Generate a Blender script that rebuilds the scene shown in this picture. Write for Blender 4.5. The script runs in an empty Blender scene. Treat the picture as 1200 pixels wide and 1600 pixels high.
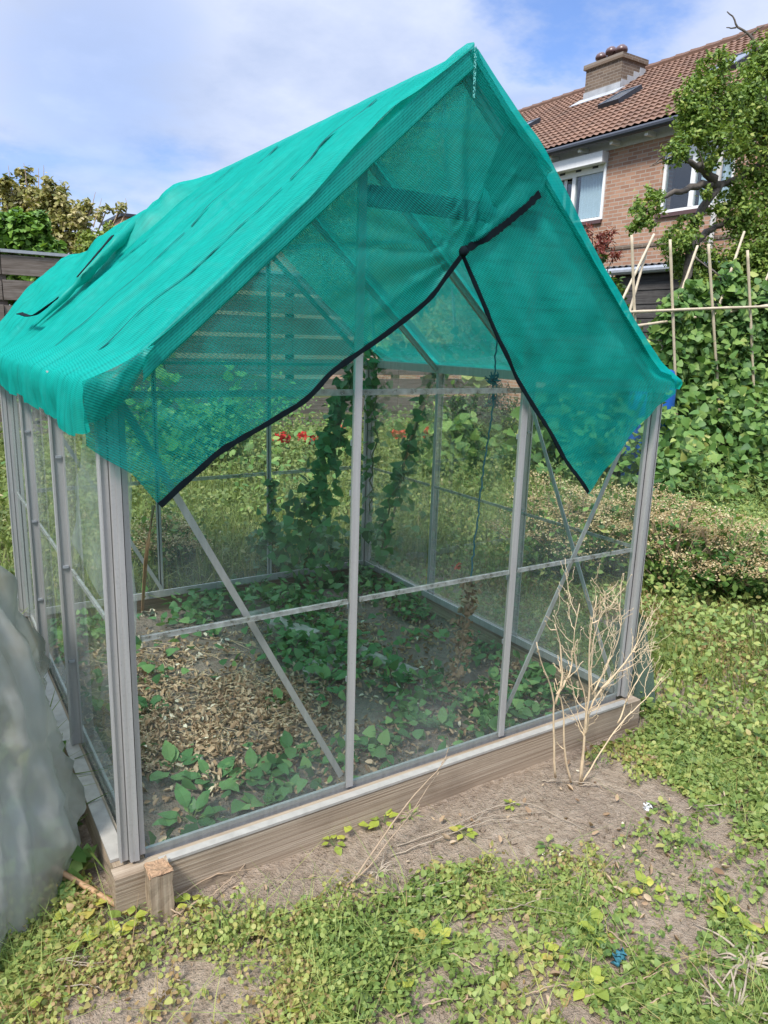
import bpy, math, numpy as np
from mathutils import Vector, Matrix
rng = np.random.default_rng(7)
S = bpy.context.scene
COL = S.collection

# ------------------------------------------------------------------ camera frame
CAM = np.array([-0.389, -1.7659, 1.3458]); YAW, PIT, ROL, FPX = 0.572, -0.2267, 0.0317, 1161.6456
_f = np.array([math.sin(YAW)*math.cos(PIT), math.cos(YAW)*math.cos(PIT), math.sin(PIT)])
_r = np.array([math.cos(YAW), -math.sin(YAW), 0.0]); _u = np.cross(_r, _f)
RT = _r*math.cos(ROL)+_u*math.sin(ROL); UP = -_r*math.sin(ROL)+_u*math.cos(ROL); FW = _f
def ray(u, v):
    return RT*(u-600)/FPX + UP*(800-v)/FPX + FW
def pd(u, v, D): return CAM + ray(u, v)*D                      # a point at distance D in front of the photographer
def onz(u, v, z): d = ray(u, v); return CAM + d*(z-CAM[2])/d[2]
def onx(u, v, x): d = ray(u, v); return CAM + d*(x-CAM[0])/d[0]
def ony(u, v, y): d = ray(u, v); return CAM + d*(y-CAM[1])/d[1]
GZ = -0.13                                                    # garden level; z = 0 is the top of the timber base
W, L, EH, RH = 1.9, 1.99, 1.205, 2.068                         # greenhouse width, length, eaves, ridge
X1, X2 = 0.65, 1.265
DY = L/3

# ------------------------------------------------------------------ noise
_tab = np.random.default_rng(3).random((256, 256))
def vnoise(x, y):
    x = np.asarray(x, float); y = np.asarray(y, float)
    xi = np.floor(x).astype(int); yi = np.floor(y).astype(int); fx = x-xi; fy = y-yi
    fx = fx*fx*(3-2*fx); fy = fy*fy*(3-2*fy)
    a = _tab[xi % 256, yi % 256]; b = _tab[(xi+1) % 256, yi % 256]; c = _tab[xi % 256, (yi+1) % 256]; d = _tab[(xi+1) % 256, (yi+1) % 256]
    return (a*(1-fx)+b*fx)*(1-fy)+(c*(1-fx)+d*fx)*fy
def fbm(x, y, o=4):
    s = 0; a = 0.5
    for k in range(o):
        s = s+a*vnoise(x*2**k+17*k, y*2**k+31*k); a *= 0.5
    return s/(1-0.5**o)

# ------------------------------------------------------------------ materials
def mat(name):
    m = bpy.data.materials.new(name); m.use_nodes = True; m.node_tree.nodes.clear(); return m, m.node_tree
class N:
    def __init__(s, name): s.m, s.t = mat(name); s.out = s.t.nodes.new('ShaderNodeOutputMaterial')
    def n(s, typ, **kw):
        nd = s.t.nodes.new('ShaderNode'+typ)
        for k, v in kw.items():
            if k.startswith('i_'):
                key = k[2:]
                key = int(key) if key.isdigit() else key.replace('_', ' ')
                s.inp(nd, key, v)
            else: setattr(nd, k, v)
        return nd
    def inp(s, nd, key, v):
        sock = nd.inputs[key]
        if isinstance(v, bpy.types.NodeSocket): s.t.links.new(v, sock)
        elif isinstance(v, bpy.types.Node): s.t.links.new(v.outputs[0], sock)
        else:
            if sock.type == 'RGBA' and len(v) == 3: v = (*v, 1)
            sock.default_value = v
    def math(s, op, a, b=0.0, c=False):
        nd = s.n('Math', operation=op, use_clamp=c); s.inp(nd, 0, a); s.inp(nd, 1, b); return nd.outputs[0]
    def mix(s, f, a, b, bt='MIX'):
        nd = s.n('MixRGB', blend_type=bt); s.inp(nd, 0, f); s.inp(nd, 1, a); s.inp(nd, 2, b); return nd.outputs[0]
    def ramp(s, f, stops, interp='LINEAR'):
        nd = s.n('ValToRGB'); cr = nd.color_ramp; cr.interpolation = interp
        while len(cr.elements) < len(stops): cr.elements.new(0.5)
        for e, (p, c) in zip(cr.elements, stops):
            e.position = p; e.color = (*c, 1) if len(c) == 3 else c
        s.inp(nd, 0, f); return nd.outputs[0]
    def noise(s, vec, scale, detail=4, rough=0.55, out=0):
        nd = s.n('TexNoise'); s.inp(nd, 'Scale', scale); s.inp(nd, 'Detail', detail); s.inp(nd, 'Roughness', rough)
        if vec is not None: s.inp(nd, 'Vector', vec)
        return nd.outputs[out]
    def obj(s): return s.n('TexCoord').outputs['Object']
    def geo(s): return s.n('NewGeometry').outputs['Position']
    def map(s, vec, scale=(1, 1, 1), rot=(0, 0, 0)):
        nd = s.n('Mapping'); s.inp(nd, 'Vector', vec); nd.inputs['Scale'].default_value = scale; nd.inputs['Rotation'].default_value = rot; return nd.outputs[0]
    def attr(s, name): return s.n('Attribute', attribute_name=name).outputs['Fac']
    def bsdf(s, **kw):
        nd = s.n('BsdfPrincipled')
        for k, v in kw.items(): s.inp(nd, k.replace('_', ' '), v)
        return nd.outputs[0]
    def mixs(s, f, a, b):
        nd = s.n('MixShader'); s.inp(nd, 0, f); s.inp(nd, 1, a); s.inp(nd, 2, b); return nd.outputs[0]
    def bump(s, h, strength=0.5, dist=0.01):
        nd = s.n('Bump'); s.inp(nd, 'Strength', strength); s.inp(nd, 'Distance', dist); s.inp(nd, 'Height', h); return nd.outputs[0]
    def done(s, sh): s.t.links.new(sh, s.out.inputs['Surface']); return s.m

def leaf_mat(name, stops, trans=0.3, rough=0.5, spec=0.3):
    k = N(name); t = k.attr('tint')
    c = k.ramp(t, stops)
    nz = k.noise(k.geo(), 60, 2); c = k.mix(0.22, c, k.mix(nz, (0.25, 0.25, 0.25), (1, 1, 1)), 'MULTIPLY')
    a = k.bsdf(Base_Color=c, Roughness=rough, Specular_IOR_Level=spec)
    tr = k.n('BsdfTranslucent'); k.inp(tr, 'Color', k.mix(1.0, c, (1.0, 1.0, 0.6), 'MULTIPLY'))
    return k.done(k.mixs(trans, a, tr.outputs[0]))
def plain(name, col, rough=0.6, metal=0.0, spec=0.4, var=0.25, scale=20, bump=0.0):
    k = N(name); p = k.geo(); nz = k.noise(p, scale, 5)
    c = k.mix(1.0, (*col, 1), k.mix(nz, (1-var*1.6,)*3, (1+var,)*3), 'MULTIPLY')
    kw = {}
    if bump: kw['Normal'] = k.bump(nz, bump, 0.01)
    return k.done(k.bsdf(Base_Color=c, Roughness=rough, Metallic=metal, Specular_IOR_Level=spec, **kw))

M = {}
def make_materials():
    # weathered aluminium
    k = N('weathered_aluminium'); p = k.geo()
    st = k.noise(k.map(p, (60, 60, 2.5)), 1, 5); sp = k.noise(p, 140, 3)
    c = k.mix(st, (0.27, 0.265, 0.255), (0.55, 0.54, 0.52)); c = k.mix(k.math('MULTIPLY', k.math('SUBTRACT', sp, 0.55, True), 1.2), c, (0.2, 0.19, 0.17))
    M['alu'] = k.done(k.bsdf(Base_Color=c, Metallic=0.35, Roughness=k.math('MULTIPLY_ADD', st, 0.25), Normal=k.bump(sp, 0.15, 0.002)))
    for nd in k.t.nodes:
        if nd.type == 'BSDF_PRINCIPLED': k.t.links.remove(nd.inputs['Roughness'].links[0]); nd.inputs['Roughness'].default_value = 0.48
    M['shaded_alu'] = plain('shaded_aluminium', (0.10, 0.105, 0.11), 0.6, 0.3)  # aluminium with the shadow on the gable bar put into its colour
    M['dark'] = plain('groove_black', (0.03, 0.03, 0.032), 0.7)
    # glass
    def glass(name, base):
        k = N(name); p = k.geo()
        d1 = k.noise(p, 3.2, 6, 0.65); d2 = k.noise(k.map(p, (25, 25, 1.6)), 1, 4); sp = k.noise(p, 120, 2)
        z = k.n('SeparateXYZ'); k.inp(z, 0, p)
        low = k.math('SUBTRACT', 1.0, k.math('MULTIPLY', k.math('ADD', z.outputs[2], 0.02), 3.2), True)
        dirt = k.math('ADD', k.math('MULTIPLY', k.math('SUBTRACT', d1, 0.46, True), 0.22), k.math('MULTIPLY', k.math('SUBTRACT', d2, 0.5, True), 0.16))
        dirt = k.math('ADD', dirt, k.math('MULTIPLY', k.math('MULTIPLY', low, d1), 0.28))
        dirt = k.math('ADD', dirt, k.math('MULTIPLY', k.math('GREATER_THAN', sp, 0.70), 0.12))
        mk = k.noise(p, 1.7, 3, 0.5); dirt = k.math('ADD', dirt, k.math('MULTIPLY', k.math('SUBTRACT', mk, 0.55, True), 0.5)); dirt = k.math('ADD', dirt, base, True)
        tr = k.n('BsdfTransparent'); k.inp(tr, 0, (0.95, 0.98, 0.96))
        gl = k.n('BsdfGlossy'); k.inp(gl, 'Roughness', 0.02); k.inp(gl, 0, (0.9, 0.95, 0.93))
        fr = k.n('Fresnel'); k.inp(fr, 0, 1.33)
        df = k.n('BsdfDiffuse'); k.inp(df, 0, (0.5, 0.53, 0.5)); tl = k.n('BsdfTranslucent'); k.inp(tl, 0, (0.5, 0.53, 0.5))
        dd = k.mixs(0.5, df.outputs[0], tl.outputs[0])
        return k.done(k.mixs(dirt, k.mixs(k.math('MULTIPLY', fr, 0.4), tr.outputs[0], gl.outputs[0]), dd))
    M['glass'] = glass('greenhouse_glass', 0.012); M['glass_dirty'] = glass('grimy_greenhouse_glass', 0.10)
    # glazing strip (clear plastic, grimy)
    k = N('grimy_glazing_strip'); p = k.geo(); nz = k.noise(p, 45, 5)
    tr = k.n('BsdfTransparent'); k.inp(tr, 0, (0.85, 0.88, 0.86))
    a = k.bsdf(Base_Color=k.ramp(nz, [(0.3, (0.10, 0.09, 0.07)), (0.42, (0.28, 0.29, 0.27)), (0.7, (0.48, 0.5, 0.48))]), Roughness=0.3)
    M['strip'] = k.done(k.mixs(0.5, tr.outputs[0], a))
    # timber
    def timber(name, dark, light, axis_scale, knots=True):
        dark = (dark[0]*1.06, dark[1]*0.97, dark[2]*0.9)
        k = N(name); p = k.obj()
        g = k.noise(k.map(p, axis_scale), 1, 6, 0.6); f = k.noise(p, 6, 4); w = k.noise(p, 160, 2)
        c = k.ramp(g, [(0.28, dark), (0.5, tuple((a+b)/2 for a, b in zip(dark, light))), (0.72, light)])
        c = k.mix(k.math('MULTIPLY', k.math('SUBTRACT', f, 0.5, True), 1.4), c, tuple(v*0.55 for v in dark))
        if knots:
            vo = k.n('TexVoronoi'); k.inp(vo, 'Scale', 3.1); k.inp(vo, 'Vector', p)
            kn = k.math('SUBTRACT', 1.0, k.math('MULTIPLY', vo.outputs['Distance'], 11), True)
            c = k.mix(k.math('MULTIPLY', kn, 0.7), c, (0.10, 0.06, 0.04))
        return k.done(k.bsdf(Base_Color=c, Roughness=0.85, Specular_IOR_Level=0.15, Normal=k.bump(k.math('ADD', g, k.math('MULTIPLY', w, 0.3)), 0.5, 0.004)))
    M['wood_x'] = timber('weathered_base_timber', (0.19, 0.145, 0.10), (0.44, 0.36, 0.265), (1.6, 90, 190))
    M['wood_y'] = timber('weathered_side_timber', (0.20, 0.155, 0.105), (0.44, 0.36, 0.265), (90, 1.6, 190))
    M['wood_z'] = timber('rough_stake_timber', (0.16, 0.12, 0.08), (0.42, 0.34, 0.24), (90, 90, 3.0), False)
    M['endgrain'] = plain('broken_end_grain', (0.42, 0.26, 0.15), 0.95, var=0.5, scale=120, bump=0.8)
    M['sill'] = plain('pale_sill', (0.36, 0.335, 0.295), 0.6, var=0.22, scale=30)
    M['fence'] = timber('dark_fence_board', (0.085, 0.07, 0.058), (0.24, 0.205, 0.175), (3, 60, 60), False)
    M['shed'] = timber('black_shed_board', (0.035, 0.034, 0.035), (0.11, 0.105, 0.10), (60, 3, 60), False)
    # shade net, three densities; gable cloth darkened in colour for the dimness there
    def net(name, cov, lines, col, period=0.0052, ang=0.5, spread=0.35, uvrot=None):
        k = N(name); uv = k.n('TexCoord').outputs['UV']
        sx = k.n('SeparateXYZ'); k.inp(sx, 0, uv)
        # knitted rows across the cloth (uv is in metres on the cloth)
        def rows(a, per):
            t = k.math('ADD', k.math('MULTIPLY', sx.outputs[0], math.cos(a)*2*math.pi/per), k.math('MULTIPLY', sx.outputs[1], math.sin(a)*2*math.pi/per))
            return k.math('MULTIPLY_ADD', k.math('SINE', t), 0.5)
        def rw(a, per):
            t = k.math('ADD', k.math('MULTIPLY', sx.outputs[0], math.cos(a)*2*math.pi/per), k.math('MULTIPLY', sx.outputs[1], math.sin(a)*2*math.pi/per))
            return k.math('ADD', k.math('MULTIPLY', k.math('SINE', t), 0.5), 0.5)
        r1 = rw(ang, period); r2 = rw(ang+1.45, period*2.3)
        big = k.noise(uv, 7, 4)
        cv = k.math('ADD', k.math('MULTIPLY', k.math('SUBTRACT', r1, 0.5), lines), cov)
        cv = k.math('ADD', cv, k.math('MULTIPLY', k.math('SUBTRACT', r2, 0.5), lines*0.35))
        cv = k.math('ADD', cv, k.math('MULTIPLY', k.math('SUBTRACT', big, 0.5), spread), True)
        cv = k.math('MINIMUM', cv, 0.985)
        cc = k.mix(k.noise(uv, 30, 4), tuple(v*0.78 for v in col), tuple(min(1, v*1.2) for v in col))
        st = k.noise(k.map(uv, (5, 45, 1)), 1, 4); cc = k.mix(k.math('MULTIPLY', k.math('SUBTRACT', st, 0.48, True), 2.2), cc, tuple(v*0.42 for v in col))
        du = k.noise(uv, 3.5, 6, 0.7); cc = k.mix(k.math('MULTIPLY', k.math('SUBTRACT', du, 0.55, True), 1.2), cc, (0.10, 0.40, 0.33))
        cc = k.mix(k.math('MULTIPLY', r1, 0.25), cc, tuple(min(1, v*1.5+0.03) for v in col))
        df = k.n('BsdfDiffuse'); k.inp(df, 0, cc); tl = k.n('BsdfTranslucent'); k.inp(tl, 0, cc)
        gl = k.n('BsdfGlossy'); k.inp(gl, 'Roughness', 0.45); k.inp(gl, 0, (0.5, 0.75, 0.7))
        body = k.mixs(0.025, k.mixs(0.5, df.outputs[0], tl.outputs[0]), gl.outputs[0])
        tr = k.n('BsdfTransparent'); k.inp(tr, 0, (0.42, 0.86, 0.78))
        return k.done(k.mixs(cv, tr.outputs[0], body))
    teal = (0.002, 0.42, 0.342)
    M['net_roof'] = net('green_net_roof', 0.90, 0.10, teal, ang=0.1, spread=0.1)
    M['net_front'] = net('green_net_front', 0.57, 0.5, (0.001, 0.29, 0.25), period=0.0054, ang=1.05, spread=0.25)  # same cloth as the roof, its dimness put into a darker colour
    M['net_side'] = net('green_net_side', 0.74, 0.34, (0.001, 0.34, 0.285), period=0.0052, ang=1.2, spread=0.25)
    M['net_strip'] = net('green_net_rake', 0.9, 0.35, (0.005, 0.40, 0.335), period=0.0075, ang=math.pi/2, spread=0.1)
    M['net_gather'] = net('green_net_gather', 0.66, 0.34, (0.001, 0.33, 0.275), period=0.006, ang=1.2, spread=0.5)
    k = N('white_stitching'); uv = k.n('TexCoord').outputs['UV']; nz = k.noise(uv, 220, 2)
    tr = k.n('BsdfTransparent'); a = k.bsdf(Base_Color=(0.16, 0.58, 0.50), Roughness=0.6)
    M['stitch'] = k.done(k.mixs(k.math('GREATER_THAN', nz, 0.5), tr.outputs[0], a))
    M['tape'] = plain('black_hem_tape', (0.004, 0.009, 0.012), 0.85, 0, 0.1, var=0.4, scale=90)
    M['seam'] = plain('dark_green_seam', (0.002, 0.075, 0.075), 0.8, 0, 0.1, var=0.4, scale=90)
    # polythene
    k = N('dirty_polythene'); p = k.obj()
    a1 = k.noise(p, 3.0, 4, 0.55); a2 = k.noise(k.map(p, (9, 9, 2.2)), 1, 4)
    def crump(sc, st):
        v_ = k.n('TexVoronoi'); k.inp(v_, 'Scale', sc); k.inp(v_, 'Vector', k.mix(0.12, k.map(p, (1, 1, st), (0.3, 0.2, 0)), k.noise(p, 5, 2, .5, 1))); return v_.outputs['Distance']
    wr = k.math('ADD', crump(6.5, 0.35), k.math('MULTIPLY', crump(19, 0.5), 0.28))
    c = k.ramp(a1, [(0.34, (0.38, 0.40, 0.38)), (0.48, (0.50, 0.49, 0.44)), (0.62, (0.36, 0.29, 0.20))])
    c = k.mix(k.math('MULTIPLY', k.math('SUBTRACT', a2, 0.5, True), 1.2), c, (0.74, 0.77, 0.76))
    pr = k.bsdf(Base_Color=c, Roughness=0.26, Specular_IOR_Level=1.0, Normal=k.bump(k.noise(k.map(p, (11, 11, 1.6)), 1, 3, 0.5), 0.35, 0.03))
    tl = k.n('BsdfTranslucent'); k.inp(tl, 0, (0.52, 0.54, 0.51)); tr = k.n('BsdfTransparent'); k.inp(tr, 0, (0.82, 0.88, 0.87))
    b = k.mixs(0.45, pr, tl.outputs[0])
    thin = k.math('ADD', k.math('MULTIPLY', a1, 1.0), -0.16, True)
    M['poly'] = k.done(k.mixs(thin, b, tr.outputs[0]))
    k = N('thin_polythene'); p = k.obj(); a1 = k.noise(p, 6, 6, 0.6)
    tl = k.n('BsdfTranslucent'); k.inp(tl, 0, (0.75, 0.8, 0.8)); pr = k.bsdf(Base_Color=(0.72, 0.77, 0.78), Roughness=0.3)
    M['poly_thin'] = k.done(k.mixs(k.math('MULTIPLY', a1, 0.75), k.n('BsdfTransparent').outputs[0], k.mixs(0.5, pr, tl.outputs[0])))
    # soil, grass and the rest of the ground
    k = N('garden_soil'); p = k.geo(); g = k.attr('green'); inn = k.attr('inner')
    n1 = k.noise(p, 3, 6, 0.6); n2 = k.noise(p, 38, 6, 0.65); n3 = k.noise(p, 160, 3)
    vo = k.n('TexVoronoi', feature='DISTANCE_TO_EDGE'); k.inp(vo, 'Scale', 26); k.inp(vo, 'Vector', k.mix(0.25, p, k.noise(p, 9, 3, 0.5, 1)))
    crack = k.math('SUBTRACT', 1.0, k.math('MULTIPLY', vo.outputs['Distance'], 16), True)
    crack = k.math('MULTIPLY', crack, k.math('GREATER_THAN', n1, 0.5))
    soil = k.ramp(n2, [(0.28, (0.235, 0.175, 0.122)), (0.5, (0.375, 0.29, 0.21)), (0.75, (0.48, 0.385, 0.29))])
    soil = k.mix(k.math('MULTIPLY', k.math('SUBTRACT', n1, 0.45, True), 1.6), soil, (0.27, 0.205, 0.155))
    soil = k.mix(k.math('MULTIPLY', crack, 0.10), soil, (0.09, 0.07, 0.055))
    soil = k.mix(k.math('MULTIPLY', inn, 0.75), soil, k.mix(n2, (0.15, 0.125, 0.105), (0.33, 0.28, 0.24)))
    grass = k.ramp(n2, [(0.3, (0.05, 0.055, 0.022)), (0.6, (0.10, 0.105, 0.04)), (0.8, (0.19, 0.16, 0.08))])  # base darkened to paint in the dark gaps between blades
    c = k.mix(g, soil, grass)
    hb = k.math('SUBTRACT', k.math('ADD', n2, k.math('MULTIPLY', n3, 0.35)), k.math('MULTIPLY', crack, 0.08))
    M['soil'] = k.done(k.bsdf(Base_Color=c, Roughness=0.95, Specular_IOR_Level=0.1, Normal=k.bump(hb, 1.0, 0.035)))
    # brick
    def brick(name, c1, c2, mortar, swap, scale=1.0):
        k = N(name); p = k.obj(); s = k.n('SeparateXYZ'); k.inp(s, 0, p)
        cb = k.n('CombineXYZ'); k.inp(cb, 0, s.outputs[swap]); k.inp(cb, 1, s.outputs[2])
        br = k.n('TexBrick'); k.inp(br, 'Vector', cb.outputs[0]); br.offset = 0.5
        k.inp(br, 'Scale', 1.0); k.inp(br, 'Brick Width', 0.22*scale); k.inp(br, 'Row Height', 0.068*scale); k.inp(br, 'Mortar Size', 0.009); k.inp(br, 'Mortar Smooth', 0.3); k.inp(br, 'Bias', 0.0)
        k.inp(br, 'Color1', c1); k.inp(br, 'Color2', c2); k.inp(br, 'Mortar', mortar)
        nz = k.noise(p, 1.6, 5); n2 = k.noise(cb.outputs[0], 40, 3)
        c = k.mix(1.0, br.outputs[0], k.mix(nz, (0.72, 0.7, 0.68), (1.15, 1.15, 1.15)), 'MULTIPLY')
        c = k.mix(0.25, c, k.mix(n2, (0.3, 0.3, 0.3), (1.2, 1.2, 1.2)), 'MULTIPLY')
        return k.done(k.bsdf(Base_Color=c, Roughness=0.9, Specular_IOR_Level=0.15, Normal=k.bump(k.math('ADD', br.outputs['Fac'], 0.0), -0.4, 0.008)))
    M['brick'] = brick('house_brick', (0.46, 0.27, 0.18), (0.33, 0.18, 0.12), (0.42, 0.36, 0.30), 1)
    M['brick_dark'] = brick('chimney_brick_long', (0.20, 0.15, 0.11), (0.14, 0.105, 0.08), (0.26, 0.22, 0.18), 1)
    M['brick_dark_x'] = brick('chimney_brick_short', (0.20, 0.15, 0.11), (0.14, 0.105, 0.08), (0.26, 0.22, 0.18), 0)
    # clay tiles
    k = N('clay_tiles'); p = k.obj(); t = k.attr('tint'); nz = k.noise(p, 1.3, 5); n2 = k.noise(p, 25, 3)
    c = k.ramp(t, [(0, (0.15, 0.085, 0.058)), (0.5, (0.215, 0.122, 0.080)), (1, (0.28, 0.165, 0.11))])
    c = k.mix(k.math('MULTIPLY', k.math('SUBTRACT', nz, 0.5, True), 1.5), c, (0.12, 0.095, 0.07))
    c = k.mix(0.3, c, k.mix(n2, (0.3, 0.3, 0.3), (1.2, 1.2, 1.2)), 'MULTIPLY')
    M['tile'] = k.done(k.bsdf(Base_Color=c, Roughness=0.8, Specular_IOR_Level=0.25))
    M['white'] = plain('white_paint', (0.78, 0.78, 0.76), 0.45, var=0.08)
    M['offwhite'] = plain('aged_white_board', (0.55, 0.53, 0.49), 0.6, var=0.15)
    M['grey'] = plain('zinc_grey', (0.36, 0.38, 0.40), 0.5, 0.3, var=0.2)
    M['lead'] = plain('lead_flashing', (0.38, 0.39, 0.40), 0.6, var=0.3, scale=4)
    M['black'] = plain('black_gutter', (0.035, 0.04, 0.05), 0.4, var=0.2)
    M['inside'] = plain('dark_room', (0.02, 0.02, 0.022), 0.9)
    M['curtain'] = plain('white_curtain', (0.82, 0.85, 0.86), 0.8, var=0.08)
    k = N('window_glass'); tr = k.n('BsdfTransparent'); k.inp(tr, 0, (0.8, 0.86, 0.88)); gl = k.n('BsdfGlossy'); k.inp(gl, 'Roughness', 0.03)
    M['pane'] = k.done(k.mixs(0.10, tr.outputs[0], gl.outputs[0]))
    k = N('skylight_glass'); M['skyl'] = k.done(k.bsdf(Base_Color=(0.10, 0.13, 0.16), Roughness=0.06, Specular_IOR_Level=1.0))
    M['clay'] = plain('dark_clay_cowl', (0.10, 0.05, 0.045), 0.35, spec=0.6)
    M['cane'] = plain('pale_bamboo', (0.52, 0.43, 0.30), 0.6, var=0.25, scale=18)
    M['cane_dark'] = plain('brown_bamboo', (0.42, 0.25, 0.13), 0.6, var=0.3, scale=25)
    M['drystem'] = plain('bleached_dry_stem', (0.60, 0.46, 0.29), 0.8, var=0.25, scale=30)
    M['drystem2'] = plain('brown_dry_stem', (0.36, 0.26, 0.17), 0.85, var=0.3, scale=30)
    M['root'] = plain('pale_dry_root', (0.37, 0.30, 0.22), 0.85, var=0.3, scale=40)
    M['bark'] = plain('apple_bark', (0.115, 0.095, 0.075), 0.9, var=0.5, scale=30, bump=0.6)
    M['vinestem'] = plain('green_vine_stem', (0.10, 0.14, 0.05), 0.7)
    M['blue'] = plain('blue_barrel_plastic', (0.01, 0.09, 0.36), 0.4, var=0.15)
    M['string'] = plain('blue_twine', (0.04, 0.17, 0.22), 0.8, var=0.35, scale=90)
    M['concrete'] = plain('dirty_concrete', (0.36, 0.33, 0.28), 0.9, var=0.35, scale=26, bump=0.5)
    M['plastic'] = plain('white_plastic', (0.75, 0.76, 0.76), 0.4, var=0.1)
    M['pinkpot'] = plain('brown_petals', (0.16, 0.05, 0.03), 0.7)
    M['dkglass'] = (lambda k: k.done(k.mixs(0.72, k.n('BsdfTransparent', i_0=(0.75, 0.85, 0.78)).outputs[0], k.bsdf(Base_Color=(0.10, 0.145, 0.12), Roughness=0.16, Specular_IOR_Level=0.7))))(N('mossy_glass'))
    # leaves
    M['l_cover'] = leaf_mat('low_weed_leaf', [(0, (0.10, 0.175, 0.05)), (0.4, (0.225, 0.315, 0.08)), (0.7, (0.36, 0.42, 0.12)), (0.88, (0.47, 0.44, 0.14)), (1, (0.42, 0.29, 0.14))], 0.35)
    M['l_grass'] = leaf_mat('meadow_blade', [(0, (0.085, 0.135, 0.03)), (0.5, (0.19, 0.245, 0.055)), (0.8, (0.31, 0.33, 0.10)), (1, (0.50, 0.42, 0.22))], 0.35)
    M['l_bind'] = leaf_mat('bindweed_leaf', [(0, (0.05, 0.14, 0.05)), (0.6, (0.11, 0.25, 0.085)), (1, (0.22, 0.38, 0.125))], 0.3)
    M['l_bean'] = leaf_mat('bean_leaf', [(0, (0.05, 0.125, 0.03)), (0.4, (0.13, 0.25, 0.055)), (0.8, (0.25, 0.37, 0.09)), (1, (0.42, 0.44, 0.13))], 0.3)
    M['l_dry'] = leaf_mat('dry_leaf', [(0, (0.24, 0.155, 0.095)), (0.5, (0.46, 0.33, 0.21)), (0.85, (0.62, 0.50, 0.35)), (1, (0.74, 0.70, 0.56))], 0.15, 0.8, 0.1)
    M['l_wilt'] = leaf_mat('wilting_leaf', [(0, (0.20, 0.27, 0.05)), (0.5, (0.38, 0.44, 0.07)), (0.8, (0.55, 0.52, 0.10)), (1, (0.42, 0.24, 0.10))], 0.35)
    M['l_apple'] = leaf_mat('apple_leaf', [(0, (0.06, 0.115, 0.025)), (0.45, (0.16, 0.26, 0.05)), (0.8, (0.30, 0.40, 0.08)), (1, (0.42, 0.43, 0.12))], 0.35)
    M['l_ivy'] = leaf_mat('ivy_leaf', [(0, (0.04, 0.10, 0.015)), (0.5, (0.13, 0.26, 0.035)), (1, (0.28, 0.44, 0.07))], 0.25)
    M['l_tan'] = leaf_mat('tan_blossom_leaf', [(0, (0.13, 0.16, 0.04)), (0.45, (0.30, 0.29, 0.08)), (0.75, (0.52, 0.44, 0.20)), (1, (0.70, 0.62, 0.38))], 0.3)
    M['l_lime'] = leaf_mat('lime_hedge_leaf', [(0, (0.13, 0.19, 0.03)), (0.6, (0.24, 0.30, 0.05)), (1, (0.36, 0.40, 0.08))], 0.3)
    M['l_red'] = leaf_mat('red_shrub_leaf', [(0, (0.11, 0.035, 0.025)), (0.6, (0.24, 0.06, 0.045)), (1, (0.36, 0.12, 0.08))], 0.3)
    M['l_con'] = leaf_mat('conifer_leaf', [(0, (0.018, 0.045, 0.02)), (1, (0.05, 0.10, 0.04))], 0.15)
    M['l_flower'] = leaf_mat('dry_flower_floret', [(0, (0.27, 0.18, 0.08)), (0.5, (0.44, 0.33, 0.17)), (1, (0.60, 0.51, 0.31))], 0.25, 0.8, 0.1)
    M['l_petal'] = leaf_mat('red_petal', [(0, (0.50, 0.02, 0.02)), (1, (0.78, 0.06, 0.05))], 0.3)
make_materials()

# ------------------------------------------------------------------ mesh helpers
def tag(o, label=None, cat=None, group=None, kind=None):
    if label: o['label'] = label
    if cat: o['category'] = cat
    if group: o['group'] = group
    if kind: o['kind'] = kind
    return o
def empty(name, loc=(0, 0, 0)):
    o = bpy.data.objects.new(name, None); o.empty_display_size = 0.1; COL.objects.link(o); o.location = loc; return o
def adopt(o, parent):
    if parent is not None:
        o.parent = parent
        loc = Vector((0, 0, 0)); q = parent
        while q is not None: loc = loc+q.location; q = q.parent
        o.location = -loc                                         # meshes are written in world coordinates
def npmesh(name, V, F, m, parent=None, tint=None, smooth=False, uv=None):
    """V (n,3); F list of (k,j) int arrays with j corners each"""
    V = np.asarray(V, float)
    if not isinstance(F, list): F = [F]
    me = bpy.data.meshes.new(name); me.vertices.add(len(V)); me.vertices.foreach_set('co', V.ravel())
    F = [np.asarray(f, np.int32) for f in F if len(f)]
    idx = np.concatenate([f.ravel() for f in F]); tot = np.concatenate([np.full(len(f), f.shape[1], np.int32) for f in F])
    st = np.concatenate([[0], np.cumsum(tot)[:-1]]).astype(np.int32)
    me.loops.add(len(idx)); me.loops.foreach_set('vertex_index', idx)
    me.polygons.add(len(tot)); me.polygons.foreach_set('loop_start', st); me.polygons.foreach_set('loop_total', tot)
    me.polygons.foreach_set('use_smooth', np.full(len(tot), bool(smooth)))
    me.update(calc_edges=True)
    if tint is not None:
        for nm, arr in (tint.items() if isinstance(tint, dict) else {'tint': tint}.items()):
            a = me.attributes.new(nm, 'FLOAT', 'POINT'); a.data.foreach_set('value', np.asarray(arr, np.float32))
    if uv is not None:
        l = me.uv_layers.new(name='UVMap'); l.data.foreach_set('uv', np.asarray(uv, np.float32)[idx].ravel())
    me.materials.append(m)
    o = bpy.data.objects.new(name, me); COL.objects.link(o); adopt(o, parent); return o
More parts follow.
